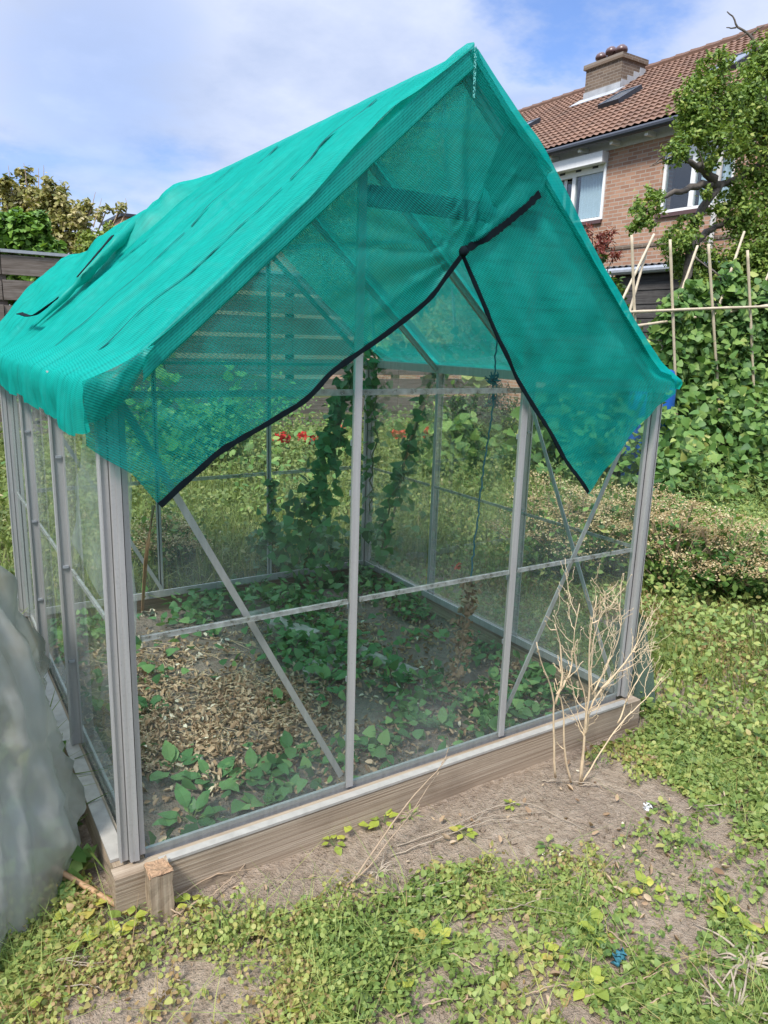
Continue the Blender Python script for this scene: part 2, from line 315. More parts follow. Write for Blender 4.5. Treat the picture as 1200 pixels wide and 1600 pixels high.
class MB:
    def __init__(s): s.v = []; s.f = []
    def box(s, c, size, R=None):
        c = np.asarray(c, float); h = np.asarray(size, float)/2; b = len(s.v)
        for dz in (-1, 1):
            for dx, dy in ((-1, -1), (1, -1), (1, 1), (-1, 1)):
                p = np.array([dx, dy, dz])*h
                if R is not None: p = R @ p
                s.v.append(c+p)
        for q in ((3, 2, 1, 0), (4, 5, 6, 7), (0, 1, 5, 4), (1, 2, 6, 5), (2, 3, 7, 6), (3, 0, 4, 7)): s.f.append([b+i for i in q])
        return s
    def b2(s, x0, x1, y0, y1, z0, z1): return s.box(((x0+x1)/2, (y0+y1)/2, (z0+z1)/2), (x1-x0, y1-y0, z1-z0))
    def beam(s, p0, p1, w, h, side=(1, 0, 0), off=(0, 0)):
        """w along 'side', h along the third axis"""
        p0 = np.asarray(p0, float); p1 = np.asarray(p1, float); a = p1-p0; Ln = np.linalg.norm(a); a = a/Ln
        sd = np.asarray(side, float); sd = sd-a*(sd@a); sd /= np.linalg.norm(sd); t = np.cross(a, sd)
        return s.box((p0+p1)/2+sd*off[0]+t*off[1], (w, h, Ln), np.stack([sd, t, a], 1))
    def tube(s, pts, rad, n=6, cap=True):
        pts = np.asarray(pts, float); m = len(pts); rad = np.broadcast_to(np.asarray(rad, float), (m,)); b = len(s.v)
        tg = np.gradient(pts, axis=0); tg /= np.linalg.norm(tg, axis=1)[:, None]+1e-12
        ref = np.array([0.31, 0.17, 0.93]) if abs(tg[0] @ np.array([0.31, 0.17, 0.93])) < 0.9 else np.array([1.0, 0, 0])
        for i in range(m):
            u = np.cross(tg[i], ref); u /= np.linalg.norm(u)+1e-12; w = np.cross(tg[i], u)
            ref = ref if i == 0 else ref
            for k in range(n):
                an = 2*math.pi*k/n; s.v.append(pts[i]+(u*math.cos(an)+w*math.sin(an))*rad[i])
        for i in range(m-1):
            for k in range(n): s.f.append([b+i*n+k, b+i*n+(k+1) % n, b+(i+1)*n+(k+1) % n, b+(i+1)*n+k])
        if cap:
            s.f.append([b+k for k in range(n)][::-1]); s.f.append([b+(m-1)*n+k for k in range(n)])
        return s
    def lathe(s, c, prof, n=20):
        b = len(s.v); c = np.asarray(c, float)
        for r, z in prof:
            for k in range(n): an = 2*math.pi*k/n; s.v.append(c+np.array([r*math.cos(an), r*math.sin(an), z]))
        for i in range(len(prof)-1):
            for k in range(n): s.f.append([b+i*n+k, b+i*n+(k+1) % n, b+(i+1)*n+(k+1) % n, b+(i+1)*n+k])
        s.f.append([b+k for k in range(n)][::-1]); s.f.append([b+(len(prof)-1)*n+k for k in range(n)])
        return s
    def build(s, name, m, parent=None, smooth=False, tint=None):
        by = {}
        for f in s.f: by.setdefault(len(f), []).append(f)
        return npmesh(name, np.array(s.v), [np.array(f) for f in by.values()], m, parent, tint, smooth)
def grid_faces(nu, nv):
    i, j = np.meshgrid(np.arange(nu-1), np.arange(nv-1), indexing='ij'); a = (i*nv+j).ravel()
    return np.stack([a, a+nv, a+nv+1, a+1], 1)
def resample(P, n):
    P = np.asarray(P, float); d = np.concatenate([[0], np.cumsum(np.linalg.norm(np.diff(P, axis=0), axis=1))]); t = np.linspace(0, d[-1], n)
    return np.stack([np.interp(t, d, P[:, k]) for k in range(P.shape[1])], 1)
def smooth_path(P, n=24, it=2):
    P = np.asarray(P, float)
    for _ in range(it):
        Q = [P[0]]
        for a, b in zip(P[:-1], P[1:]): Q += [a*0.75+b*0.25, a*0.25+b*0.75]
        Q.append(P[-1]); P = np.array(Q)
    return resample(P, n)

# leaf templates: (verts, faces of equal corner count)
def _leaf(widths, droop=0.16, cup=0.07, start=0.0):
    """midrib of four points and two edges; widths at the quarter points"""
    ts = [0, 0.2, 0.45, 0.75, 1.0]; V = []
    for t, w in zip(ts, widths):
        zc = -droop*t*t; V += [[-w, t+start*(w > 0.3)*(t < 0.3), zc+cup*w*2], [0, t, zc], [w, t+start*(w > 0.3)*(t < 0.3), zc+cup*w*2]]
    F = []
    for i in range(4): F += [[3*i, 3*i+1, 3*i+4, 3*i+3], [3*i+1, 3*i+2, 3*i+5, 3*i+4]]
    return np.array(V), np.array(F)
T_OV = _leaf([0.02, 0.22, 0.30, 0.19, 0.0]); T_HEART = _leaf([0.14, 0.40, 0.37, 0.20, 0.0], 0.2, 0.08, -0.12)
T_RND = (np.array([[0, 0, 0], [.36, .18, .05], [.46, .55, .06], [.2, .95, .0], [-.2, .95, .0], [-.46, .55, .06], [-.36, .18, .05]]), np.array([[0, 1, 2, 3, 4, 5, 6]]))
T_CURL = (np.array([[0, 0, 0], [0, .5, -.14], [0, 1, .14], [-.22, .22, .18], [-.2, .7, .22], [.24, .25, .12], [.2, .66, .24]]), np.array([[0, 1, 2, 4, 3], [0, 5, 6, 2, 1]]))
T_NAR = (np.array([[0, 0, 0], [0, .5, .02], [0, 1, -.12], [-.1, .3, .03], [-.09, .65, .03], [.1, .3, .03], [.09, .65, .03]]), np.array([[0, 1, 2, 4, 3], [0, 5, 6, 2, 1]]))
def leafverts(P, size, T, tilt=0.6, nrm=None, r=rng, asp=0.25):
    n = len(P); V0, F0 = T
    if nrm is None: nrm = np.tile([0, 0, 1.0], (n, 1))
    nn = nrm+r.normal(0, tilt, (n, 3)); nn /= np.linalg.norm(nn, axis=1)[:, None]+1e-9
    h = r.normal(0, 1, (n, 3)); h -= nn*np.sum(h*nn, 1)[:, None]; h /= np.linalg.norm(h, axis=1)[:, None]+1e-9
    sd = np.cross(h, nn); size = np.broadcast_to(size, (n,)); wsc = size*(1+r.uniform(-asp, asp, n))
    V = P[:, None, :]+V0[None, :, 0, None]*sd[:, None, :]*wsc[:, None, None]+V0[None, :, 1, None]*h[:, None, :]*size[:, None, None]+V0[None, :, 2, None]*nn[:, None, :]*size[:, None, None]
    F = (np.arange(n)*len(V0))[:, None, None]+F0[None]
    return V.reshape(-1, 3), F.reshape(-1, F0.shape[1])
def scatter(name, m, P, size, T=T_OV, tilt=0.6, tint=None, parent=None, nrm=None, r=rng):
    V, F = leafverts(np.asarray(P, float), size, T, tilt, nrm, r); n = len(P)
    if tint is None: tint = r.random(n)
    return npmesh(name, V, F, m, parent, np.repeat(np.clip(tint, 0, 1), len(T[0])), True)
def bladeverts(P, h, w, lean=0.5, r=rng):
    n = len(P); az = r.uniform(0, 2*math.pi, n); d = np.stack([np.cos(az), np.sin(az), np.zeros(n)], 1); s = np.stack([-np.sin(az), np.cos(az), np.zeros(n)], 1)
    le = np.abs(r.normal(0, lean, n)); h = np.broadcast_to(h, (n,)); w = np.broadcast_to(w, (n,))
    out = []
    for t, ww in ((0, 1), (0.5, 0.85), (1, 0.1)):
        c = P+d*(le*h*t*t)[:, None]+np.array([0, 0, 1.0])*(h*t*(1-0.35*np.minimum(le, 1)*t))[:, None]
        out += [c-s*(w*ww/2)[:, None], c+s*(w*ww/2)[:, None]]
    V = np.stack(out, 1).reshape(-1, 3); b = (np.arange(n)*6)[:, None]
    F = np.concatenate([b+np.array([[0, 1, 3, 2]]), b+np.array([[2, 3, 5, 4]])])
    return V, F
def blades(name, m, P, h, w, lean=0.5, tint=None, parent=None, r=rng):
    V, F = bladeverts(np.asarray(P, float), h, w, lean, r)
    if tint is None: tint = r.random(len(P))
    return npmesh(name, V, F, m, parent, np.repeat(np.clip(tint, 0, 1), 6))
def ground_z(x, y):
    x = np.asarray(x, float); y = np.asarray(y, float)
    far = np.clip((np.hypot(x, y)-6)/6, 0, 1)
    dx = np.maximum(np.maximum(-0.06-x, x-W-0.06), 0); dy = np.maximum(np.maximum(-0.06-y, y-L-0.06), 0); near = np.exp(-np.hypot(dx, dy)/0.14)
    return GZ+(fbm(x*1.3+9, y*1.3+4, 3)-0.5)*0.07*(1-far)*(1-near)+(fbm(x*9, y*9, 4)-0.5)*0.022*(1-far)+0.012*near
# ------------------------------------------------------------------ ground (one sheet to the horizon)
def graded(lo, hi, step, far):
    mid = list(np.arange(lo, hi+1e-6, step)); a = []; d = step; p = lo
    while p > -far: d *= 1.22; p -= d; a.append(p)
    b = []; d = step; p = mid[-1]
    while p < far: d *= 1.22; p += d; b.append(p)
    return np.array(a[::-1]+mid+b)
gx = graded(-1.6, 4.2, 0.022, 500); gy = graded(-1.5, 2.6, 0.022, 500)
GX, GY = np.meshgrid(gx, gy, indexing='ij'); Zg = ground_z(GX, GY)
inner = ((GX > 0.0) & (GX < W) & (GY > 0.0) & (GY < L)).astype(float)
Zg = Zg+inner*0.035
Zg[(GX > -0.08) & (GX < W+0.08) & (GY > -0.09) & (GY < 0.0)] -= 0.008
green = np.clip(np.maximum((np.hypot(GX-1, GY-0.3)-2.4)/1.2, 0), 0, 1)
npmesh('ground', np.stack([GX, GY, Zg], -1).reshape(-1, 3), grid_faces(len(gx), len(gy)), M['soil'], None, {'green': green.ravel(), 'inner': inner.ravel()}, True)
tag(bpy.data.objects['ground'], 'bare cracked garden soil and rough grass', None, None, 'structure')

# ------------------------------------------------------------------ greenhouse
gh = tag(empty('greenhouse', (0, 0, 0)), 'small aluminium framed glass greenhouse with pitched roof on a timber base', 'greenhouse')
def roof_z(x): return EH+(RH-EH)*(1-abs(x-W/2)/(W/2))
def bar(name, p0, p1, side, w=0.032, out=0.014, clips=()):
    """aluminium glazing bar: a flange with an outward rib and its dark groove painted as a black line"""
    mb = MB().beam(p0, p1, w, 0.005, side).beam(p0, p1, w*0.42, out, side, (-w*0.16, 0.0025+out/2)).beam(p0, p1, 0.005, out*0.6, side, (w*0.38, 0.0025+out*0.3))
    o = mb.build(name, M['alu'], gh)
    MBd = MB().beam(p0, p1, w*0.26, 0.003, side, (w*0.19, 0.0045)); MBd.build('dark_groove', M['dark'], o)  # black strip stands in for the darkness of the bar's groove
    a = np.array(p0, float); b = np.array(p1, float)
    for t in clips:
        c = MB(); q = a+(b-a)*t; d = (b-a)/np.linalg.norm(b-a); c.beam(q-d*0.008, q+d*0.008, w*0.9, 0.006, side, (0, 0.0025+out+0.002)); c.build('clip', M['grey'], o)
    return o
# timber base
MB().b2(-0.06, W+0.05, -0.052, -0.005, GZ-0.03, -0.0075).build('base_board', M['wood_x'], gh)
MB().b2(-0.052, -0.004, 0.0, L+0.05, GZ-0.03, -0.0085).build('base_board', M['wood_y'], gh)
MB().b2(W+0.004, W+0.05, -0.004, L+0.05, GZ-0.03, -0.0085).build('base_board', M['wood_y'], gh)
MB().b2(-0.003, W+0.003, L+0.004, L+0.05, GZ-0.03, -0.0095).build('base_board', M['wood_x'], gh)
# sills
MB().b2(0.055, W-0.03, -0.0545, -0.030, -0.006, 0.002).build('sill', M['sill'], gh)
MB().b2(-0.055, -0.014, 0.02, L, -0.007, 0.001).build('sill', M['sill'], gh)
MB().b2(W-0.012, W+0.053, 0.02, L, -0.007, 0.001).build('sill', M['sill'], gh)
MB().b2(0.015, W-0.015, L-0.02, L+0.053, -0.0065, 0.0015).build('sill', M['sill'], gh)
MB().b2(0.03, W-0.03, 0.004, 0.014, -0.02, 0.012).build('bottom_rail', M['alu'], gh)
MB().b2(0.013, 0.02, 0.03, L-0.03, -0.01, 0.015).build('bottom_rail', M['alu'], gh)
MB().b2(W-0.02, W-0.013, 0.03, L-0.03, 0.0, 0.03).build('bottom_rail', M['alu'], gh)
MB().b2(0.03, W-0.03, L-0.03, L-0.022, 0.0, 0.035).build('bottom_rail', M['alu'], gh)
# corner posts
def corner(x, y, sx, sy):
    m = MB()
    def rib(a, b, c, d, z): m.b2(min(x+a*sx, x+b*sx), max(x+a*sx, x+b*sx), min(y+c*sy, y+d*sy), max(y+c*sy, y+d*sy), z, EH)
    rib(-0.034, -0.014, -0.004, 0.016, 0.003); rib(-0.0345, -0.031, -0.009, 0.0175, 0.0035)
    rib(-0.012, 0.010, -0.018, 0.014, 0.0025); rib(-0.0015, 0.0105, -0.021, 0.0145, 0.0035)
    rib(0.0165, 0.030, -0.002, 0.012, 0.0035)
    o = m.build('corner_post', M['alu'], gh)
    MB().b2(min(x+0.0105*sx, x+0.0163*sx), max(x+0.0105*sx, x+0.0163*sx), min(y-0.001*sy, y+0.01*sy), max(y-0.001*sy, y+0.01*sy), 0.003, EH-0.002).build('dark_groove', M['dark'], o)  # darkness of the gap between the ribs, painted as a black strip
corner(0, 0, 1, 1); corner(W, 0, -1, 1); corner(0, L, 1, -1); corner(W, L, -1, -1)
# front and rear mullions, up to the rafters
for x in (X1, X2):
    bar('mullion', (x, -0.004, 0.002), (x, -0.004, roof_z(x)-0.02), (1, 0, 0), 0.023, 0.012, (0.09, 0.20, 0.33, 0.52, 0.60))
    bar('mullion', (x, L+0.004, 0.002), (x, L+0.004, roof_z(x)-0.02), (-1, 0, 0), 0.024, 0.012)
# side posts: deep channels standing out from the glass
for yb in (DY, 2*DY):
    for sx, x in ((-1, 0.0), (1, W)):
        m = MB(); xa, xb = sorted((x, x+sx*0.034))
        m.b2(xa, xb, yb-0.006, yb+0.004, 0.002, EH)
        m.b2(xa-0.002, xa+0.004, yb-0.012, yb+0.008, 0.0025, EH-0.001); m.b2(xb-0.004, xb+0.002, yb-0.012, yb+0.008, 0.0025, EH-0.001)
        o = m.build('side_post', M['alu'], gh)
        for zc in (0.30, 0.62, 0.97):
            c = MB(); c.b2(xa+0.008, xb-0.008, yb-0.0125, yb-0.0065, zc-0.004, zc+0.004); c.build('clip', M['grey'], o)
# eaves, ridge, rafters
MB().b2(-0.05, 0.012, -0.02, L+0.02, EH-0.012, EH+0.028).build('eaves_gutter', M['alu'], gh)
MB().b2(W-0.012, W+0.05, -0.02, L+0.02, EH-0.012, EH+0.028).build('eaves_gutter', M['alu'], gh)
MB().b2(W/2-0.02, W/2+0.02, 0.0, L, RH-0.035, RH+0.008).build('ridge_bar', M['alu'], gh)
for k in range(4):
    y = k*DY
    for sx, xe in ((1, 0.0), (-1, W)):
        bar('rafter', (xe+0.01*sx, y, EH+0.012), (W/2-0.02*sx, y, RH-0.02), (0, 1, 0), 0.034, -0.016 if False else 0.016)
# rails
for y, s in ((0.0, -1), (L, 1)):
    MB().b2(0.03, W-0.03, y-0.006+0.012*s*-1, y+0.006+0.012*s*-1, EH-0.008, EH+0.008).build('gable_rail', M['strip'] if y == 0 else M['alu'], gh)
MB().b2(X1+0.02, X2-0.02, -0.012, 0.016, 1.685, 1.735).build('gable_rail', M['shaded_alu'], gh)  # bar in shadow, shade painted as dark grey
MB().b2(X1+0.02, X2-0.02, L-0.016, L-0.004, 1.70, 1.735).build('gable_rail', M['alu'], gh)
ZM = 0.608
for x0, x1 in ((0.045, X1-0.02), (X1+0.02, X2-0.02), (X2+0.02, W-0.045)):
    MB().b2(x0, x1, -0.007, 0.004, ZM-0.0065, ZM+0.0065).build('glazing_strip', M['strip'], gh)
    MB().b2(x0, x1, L-0.004, L+0.006, ZM-0.009, ZM+0.009).build('glazing_strip', M['strip'], gh)
for k in range(3):
    for x in (0.0, W):
        MB().b2(x-0.004, x+0.004, k*DY+0.03, (k+1)*DY-0.02, ZM-0.006, ZM+0.006).build('glazing_strip', M['strip'], gh)
# braces
def brace(a, b, side): MB().beam(a, b, 0.018, 0.004, side).build('brace', M['alu'], gh)
brace((0.03, 0.022, EH-0.02), (X1-0.015, 0.022, 0.03), (1, 0, 1)); brace((W-0.03, 0.022, EH-0.02), (X2+0.012, 0.022, 0.03), (1, 0, -1))
brace((W-0.025, 0.03, 0.04), (W-0.025, DY, EH-0.01), (0, 1, 0))
brace((0.03, L-0.022, EH-0.02), (X1, L-0.022, 0.03), (1, 0, 1))
# glass
def pane(pts, m='glass'):
    P = np.array(pts, float); n = np.cross(P[1]-P[0], P[2]-P[0]); n /= np.linalg.norm(n)
    return npmesh('glass_pane', P, [np.arange(len(P))[None]], M[m], gh)
for y in (0.0, L):
    for a, b in ((0.03, X1), (X1, X2), (X2, W-0.03)):
        pane([(a, y, 0.0), (b, y, 0.0), (b, y, ZM), (a, y, ZM)]); pane([(a, y, ZM), (b, y, ZM), (b, y, EH), (a, y, EH)])
    pane([(0.03, y, EH), (X1, y, EH), (X1, y, roof_z(X1)-0.02)]); pane([(X2, y, EH), (W-0.03, y, EH), (X2, y, roof_z(X2)-0.02)])
    pane([(X1, y, EH), (X2, y, EH), (X2, y, 1.72), (X1, y, 1.72)]); pane([(X1, y, 1.72), (X2, y, 1.72), (W/2, y, RH-0.03)])
for x in (0.0, W):
    for k in range(3):
        a, b = k*DY+0.02, (k+1)*DY-0.01
        pane([(x, a, 0.0), (x, b, 0.0), (x, b, ZM), (x, a, ZM)], 'glass_dirty'); pane([(x, a, ZM), (x, b, ZM), (x, b, EH), (x, a, EH)], 'glass_dirty' if x == 0 else 'glass')
for sx, xe in ((1, 0.0), (-1, W)):
    for k in range(3):
        a, b = k*DY+0.02, (k+1)*DY-0.02
        pane([(xe, a, EH+0.03), (xe, b, EH+0.03), (W/2, b, RH+0.003), (W/2, a, RH+0.003)])

# ------------------------------------------------------------------ shade net
net = tag(empty('shade_net', (W/2, 0, EH)), 'torn green shade netting draped over the greenhouse roof and front gable with black hems', 'netting')
SL = math.hypot(W/2, RH-EH)
def cloth_lift(u, y):
    l = 0.024
    for yb in (0.0, DY, 2*DY, L): l += 0.014*math.exp(-((y-yb)/0.022)**2)
    l += 0.013*(vnoise(y*9+3, u*1.1+7)-0.5)*2+0.007*(vnoise(y*28, u*2.4)-0.5)*2+0.014*(vnoise(y*3, u*3+20)-0.5)
    return l+0.006*(vnoise(y*16+u*9, u*8-y*5)-0.5)
NX, NZ = -(RH-EH)/SL, (W/2)/SL
def on_left(u, y, lift=0.004):
    """a point on the left slope of the cloth, u metres down from the ridge, lift above the cloth"""
    l = 0.012+(cloth_lift(u, y)-0.012)*min(1, 0.05+u/0.30)*(1.0)+lift
    return np.array([W/2-u*(W/2)/SL+NX*l, y, RH-u*(RH-EH)/SL+NZ*l+0.018])
def slope_sheet(sgn, y0, y1, nu=90, nv=150, hang=0.115):
    """one roof slope of cloth from the ridge over the eaves gutter; u across the slope, v along the ridge"""
    ys = np.linspace(y0, y1, nv); V = []; UV = []
    for i in range(nu):
        u = i/(nu-1)*(SL+0.16)
        for y in ys:
            uu = min(u, SL); q = on_left(uu, y, 0.0); x, z = q[0], q[2]
            e = np.clip((uu-SL+0.11)/0.11, 0, 1); x -= 0.046*e*e; z += 0.010*e*(1-e)*4*0.5
            if u > SL:
                t = (u-SL)/0.16
                hg = hang*(0.85+0.35*vnoise(y*4+1, 3.3))-0.02*math.exp(-(y+0.05)/0.05)
                wv = 0.016*(vnoise(y*13, t*1.2)-0.5)*2
                hg *= 1 if sgn > 0 else 0.3; x += -0.010*math.sin(min(t*2.5, 1)*math.pi/2)+wv*t+0.014*max(0, t-0.5); z -= t*hg
            V.append((x if sgn > 0 else W-x, y, z)); UV.append((u, y))
    F = grid_faces(nu, nv)
    return np.array(V), (F if sgn < 0 else F[:, ::-1]), np.array(UV)
for sgn in (1, -1):
    V, F, UV = slope_sheet(sgn, -0.056, 1.97)
    npmesh('roof_cloth', V, F, M['net_roof'], net, None, True, UV)
# dark seams lying down the slope
def seam(path, w0, w1, name='seam_tape', m='seam'):
    P = resample(path, 60); n = len(P); V = []
    for i, p in enumerate(P):
        ww = w0+(w1-w0)*i/(n-1); ww *= 0.35+1.3*vnoise(i*0.35+float(path[0][1])*50, 2.2)
        V += [p+np.array([0, -ww/2, 0.0]), p+np.array([0, ww/2, 0.0005])]
    V = np.array(V); a = np.arange(n-1)*2
    return npmesh(name, V, np.stack([a, a+1, a+3, a+2], 1), M[m], net)
def dense(path): 
    P = []
    for (u0, y0), (u1, y1) in zip(path[:-1], path[1:]):
        for k in range(24): P.append((u0+(u1-u0)*k/24, y0+(y1-y0)*k/24))
    return [on_left(u, y) for u, y in P]
seam(dense([(0.07, 0.33), (0.35, 0.27), (0.52, 0.215)]), 0.013, 0.006)
seam(dense([(0.55, 0.21), (0.9, 0.22), (1.15, 0.27), (1.27, 0.33)]), 0.005, 0.010)
seam(dense([(0.07, 1.04), (0.3, 0.97), (0.6, 0.90)]), 0.017, 0.007)
seam(dense([(0.62, 0.90), (1.0, 0.93), (1.27, 1.02)]), 0.008, 0.010)
seam(dense([(0.07, 1.5), (0.2, 1.46)]), 0.011, 0.004)
seam(dense([(0.5, 1.42), (0.75, 1.42)]), 0.010, 0.008)
# rear end of the cloth: bunched drape hanging past the rear gable
nu, nv = 60, 34; V = []; UV = []
for i in range(nu):
    s = i/(nu-1); u = s*(SL+0.08)
    far = np.interp(s, [0, 0.3, 0.42, 0.54, 0.7, 0.85, 1], [2.0, 2.03, 2.12, 2.55, 2.72, 2.72, 2.6])
    for j in range(nv):
        t = j/(nv-1); y = 1.70+(far-1.70)*t
        p = on_left(min(u, SL+0.02), y, -0.012+0.05*min(1, t*4)*min(1, s*6))
        bul = (0.05*math.sin(math.pi*min(1, t*1.0))*math.sin(math.pi*min(1, s*1.05+0.02))+0.06*(vnoise(u*5+3, y*6)-0.5)*min(1, s*4)+0.03*(vnoise(u*14, y*13)-0.5)*min(1, s*4))*min(1, t*3)
        p = p+np.array([-0.35, 0, 0.94])*bul
        p[2] -= 0.10*max(0, t-0.55)*(1+2*max(0, t-0.8))
        if u > SL: p[2] -= (u-SL)*0.9
        V.append(p); UV.append((u, y))
npmesh('rear_drape', V, grid_faces(nu, nv)[:, ::-1], M['net_roof'], net, None, True, UV)
# rolled rear edge of the main cloth and the strap on it
P = smooth_path([on_left(0.05, 1.95, 0.01), on_left(0.16, 1.93, 0.03), on_left(0.30, 1.90, 0.045), on_left(0.55, 1.77, 0.045), on_left(0.75, 1.72, 0.04), on_left(0.95, 1.72, 0.03), on_left(1.15, 1.76, 0.01)], 40)
MB().tube(P, 0.021*(0.7+0.8*np.array([vnoise(i*0.5, 9) for i in range(40)]))*np.clip(np.minimum(np.arange(40)/7, (39-np.arange(40))/12), 0.05, 1), 10).build('rolled_edge', M['net_roof'], net, True)
def ribbon(path, w, name, m, n=30, side=None, parent=None):
    P = smooth_path(path, n); V = []; tg = np.gradient(P, axis=0); tg /= np.linalg.norm(tg, axis=1)[:, None]
    for i, p in enumerate(P):
        sd = np.cross(tg[i], side); sd /= np.linalg.norm(sd); ww = w*(0.75+0.5*vnoise(i*0.45+7, w*900))
        V += [p-sd*ww/2, p+sd*ww/2]
    a = np.arange(n-1)*2
    o = npmesh(name, np.array(V), np.stack([a, a+1, a+3, a+2], 1), M[m], parent or net)
    md = o.modifiers.new('thick', 'SOLIDIFY'); md.thickness = 0.003; return o
ribbon([on_left(0.62, 1.70, 0.085), on_left(0.74, 1.68, 0.08), on_left(0.86, 1.68, 0.07)], 0.030, 'strap', 'tape', side=np.array([-.35, 0, .94]))
ribbon([on_left(0.98, 1.66, 0.06), on_left(1.06, 1.64, 0.06), on_left(1.11, 1.70, 0.065), on_left(1.12, 1.82, 0.08)], 0.026, 'strap', 'tape', side=np.array([-.35, 0.3, .94]))
# stiff fold over the rakes
for sgn in (1, -1):
    V = []; UV = []; nn = 60
    prof = [(0.035, 0.036), (-0.02, 0.040), (-0.046, 0.037), (-0.050, 0.033), (-0.053, -0.024), (-0.050, -0.030), (-0.040, -0.032)] if sgn > 0 else [(0.035, 0.030), (-0.02, 0.030), (-0.030, 0.022), (-0.031, 0.012)]
    for i in range(nn):
        s = i/(nn-1)*(0.935 if sgn > 0 else 0.9); x = W/2-s*W/2; z = RH-s*(RH-EH)+0.008
        for j, (py, pz) in enumerate(prof):
            wv = 0.004*(vnoise(s*16, j*2.3)-0.5)
            V.append((x if sgn > 0 else W-x, py+wv, z+pz+wv)); UV.append((s*SL, py-pz))
    F = grid_faces(nn, len(prof)); npmesh('rake_fold', V, F if sgn < 0 else F[:, ::-1], M['net_strip'] if sgn > 0 else M['net_side'], net, None, False, UV)
V = []; a = np.arange(29)*2
for i in range(30):
    s = i/29; V += [(W/2-0.006+0.004*s, -0.058, RH+0.03-s*0.12), (W/2+0.004+0.002*s, -0.057, RH+0.03-s*0.12)]
npmesh('stitching', V, np.stack([a, a+1, a+3, a+2], 1), M['stitch'], net, None, False, [(p[0], p[2]) for p in V])
# front flaps: ruled between the rake and a sagging hem, (x, z) pairs on the gable plane
KNOT = (0.94, 1.59)
Hl = [(-0.066, 1.10), (-0.03, 1.07), (0.03, 1.03), (0.09, 0.95), (0.15, 1.0), (0.24, 1.075), (0.38, 1.14), (0.46, 1.185), (0.55, 1.265), (0.70, 1.355), (0.84, 1.45), KNOT, (1.08, 1.665), (1.17, 1.735), (1.235, 1.785)]
Kl = [(-0.066, 1.235), (-0.04, 1.24), (-0.01, 1.24), (0.04, 1.27), (0.09, 1.31), (0.16, 1.37), (0.28, 1.48), (0.35, 1.55), (0.42, 1.61), (0.6, 1.78), (0.78, 1.945), (0.95, 2.10), (1.08, 1.985), (1.17, 1.915), (1.265, 1.845)]
Hr = [KNOT, (1.0, 1.50), (1.1, 1.36), (1.2, 1.24), (1.32, 1.11), (1.44, 0.97), (1.56, 0.85), (1.66, 0.95), (1.78, 1.08), (1.86, 1.15), (1.935, 1.195)]
Kr = [(a_, b_+0.02) for a_, b_ in [(1.10, 1.93), (1.2, 1.87), (1.28, 1.79), (1.38, 1.70), (1.48, 1.61), (1.58, 1.51), (1.66, 1.44), (1.74, 1.37), (1.82, 1.295), (1.88, 1.25), (1.945, 1.235)]]
def flap(H, K, yb, m, folds, nu=150, nv=44):
    H = np.array(H, float); K = np.array(K, float); t = np.linspace(0, 1, len(H)); tt = np.linspace(0, 1, nu)
    def sm(A): 
        k = np.stack([np.interp(tt, t, A[:, c]) for c in (0, 1)], 1); return k
    h = sm(H); kk = sm(K)
    V = []; UV = []
    for i in range(nu):
        for j in range(nv):
            v = j/(nv-1); q = kk[i]*(1-v)+h[i]*v
            V.append((q[0], min(yb(q[0], q[1], v)+folds(q[0], q[1], v), -0.034 if len(H) > 12 else -0.026), q[1])); UV.append((q[0], q[1]))
    V = np.array(V); o = npmesh('front_flap', V, grid_faces(nu, nv), m, net, None, True, UV)
    return o, V.reshape(nu, nv, 3)
def folds_l(x, z, v):
    d = math.hypot(x-KNOT[0], z-KNOT[1]); a = math.atan2(z-KNOT[1], x-KNOT[0])
    g = 0.010*math.sin(a*17+vnoise(a*4, 1)*5)*math.exp(-d/0.35)*min(1, d/0.06)
    w = 0.024*(vnoise(x*5+2*z, z*4-x*2)-0.5)+0.012*(vnoise(x*14+9*z, z*7)-0.5)+0.012*(abs(vnoise(x*4+z*7, z*3-x*5)-0.5)-0.25)
    c = -0.014*math.exp(-((x-0.95+0.06*v)/0.018)**2)*(1-v)
    return (g+w*1.6)*min(1, v*5)+c
def folds_r(x, z, v):
    s = (x+z*0.93)                                            # folds run down along the rake
    return 0.042*(vnoise(s*8, (x-z)*1.0+5)-0.5)*min(1, v*4)+0.022*(vnoise(x*7+z*3, z*8-x*4)-0.5)*min(1, v*3)+0.012*(vnoise(x*19+z*12, z*9)-0.5)*v+0.012*math.exp(-((v-0.10)/0.06)**2)
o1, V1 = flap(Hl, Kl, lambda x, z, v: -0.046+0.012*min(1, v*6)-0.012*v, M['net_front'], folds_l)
o2, V2 = flap(Hr, Kr, lambda x, z, v: -0.022-0.01*v, M['net_side'], folds_r)
def hem(P, w, name='hem', par=None):
    ribbon([p+np.array([0, -0.004, 0]) for p in P], w, name, 'tape', 90, np.array([0, 1.0, 0]), par)
n1 = len(V1); iK = int(n1*11/14)
hem(V1[int(n1*3/14):iK:4, -1], 0.014); hem(V1[iK::3, -1], 0.020)
hem(V2[:int(len(V2)*0.6):4, -1], 0.013)
# gathered knot and a tail
MB().lathe((KNOT[0], -0.062, KNOT[1]-0.014), [(0.004, 0), (0.012, 0.006), (0.013, 0.018), (0.006, 0.028)], 10).build('knot', M['tape'], net, True)
MB().tube(smooth_path([(1.93, 0.03, 1.19), (1.97, 0.02, 1.18), (2.0, 0.04, 1.165), (2.02, 0.05, 1.17)], 12), 0.012, 8).build('loose_end', M['net_side'], net, True)
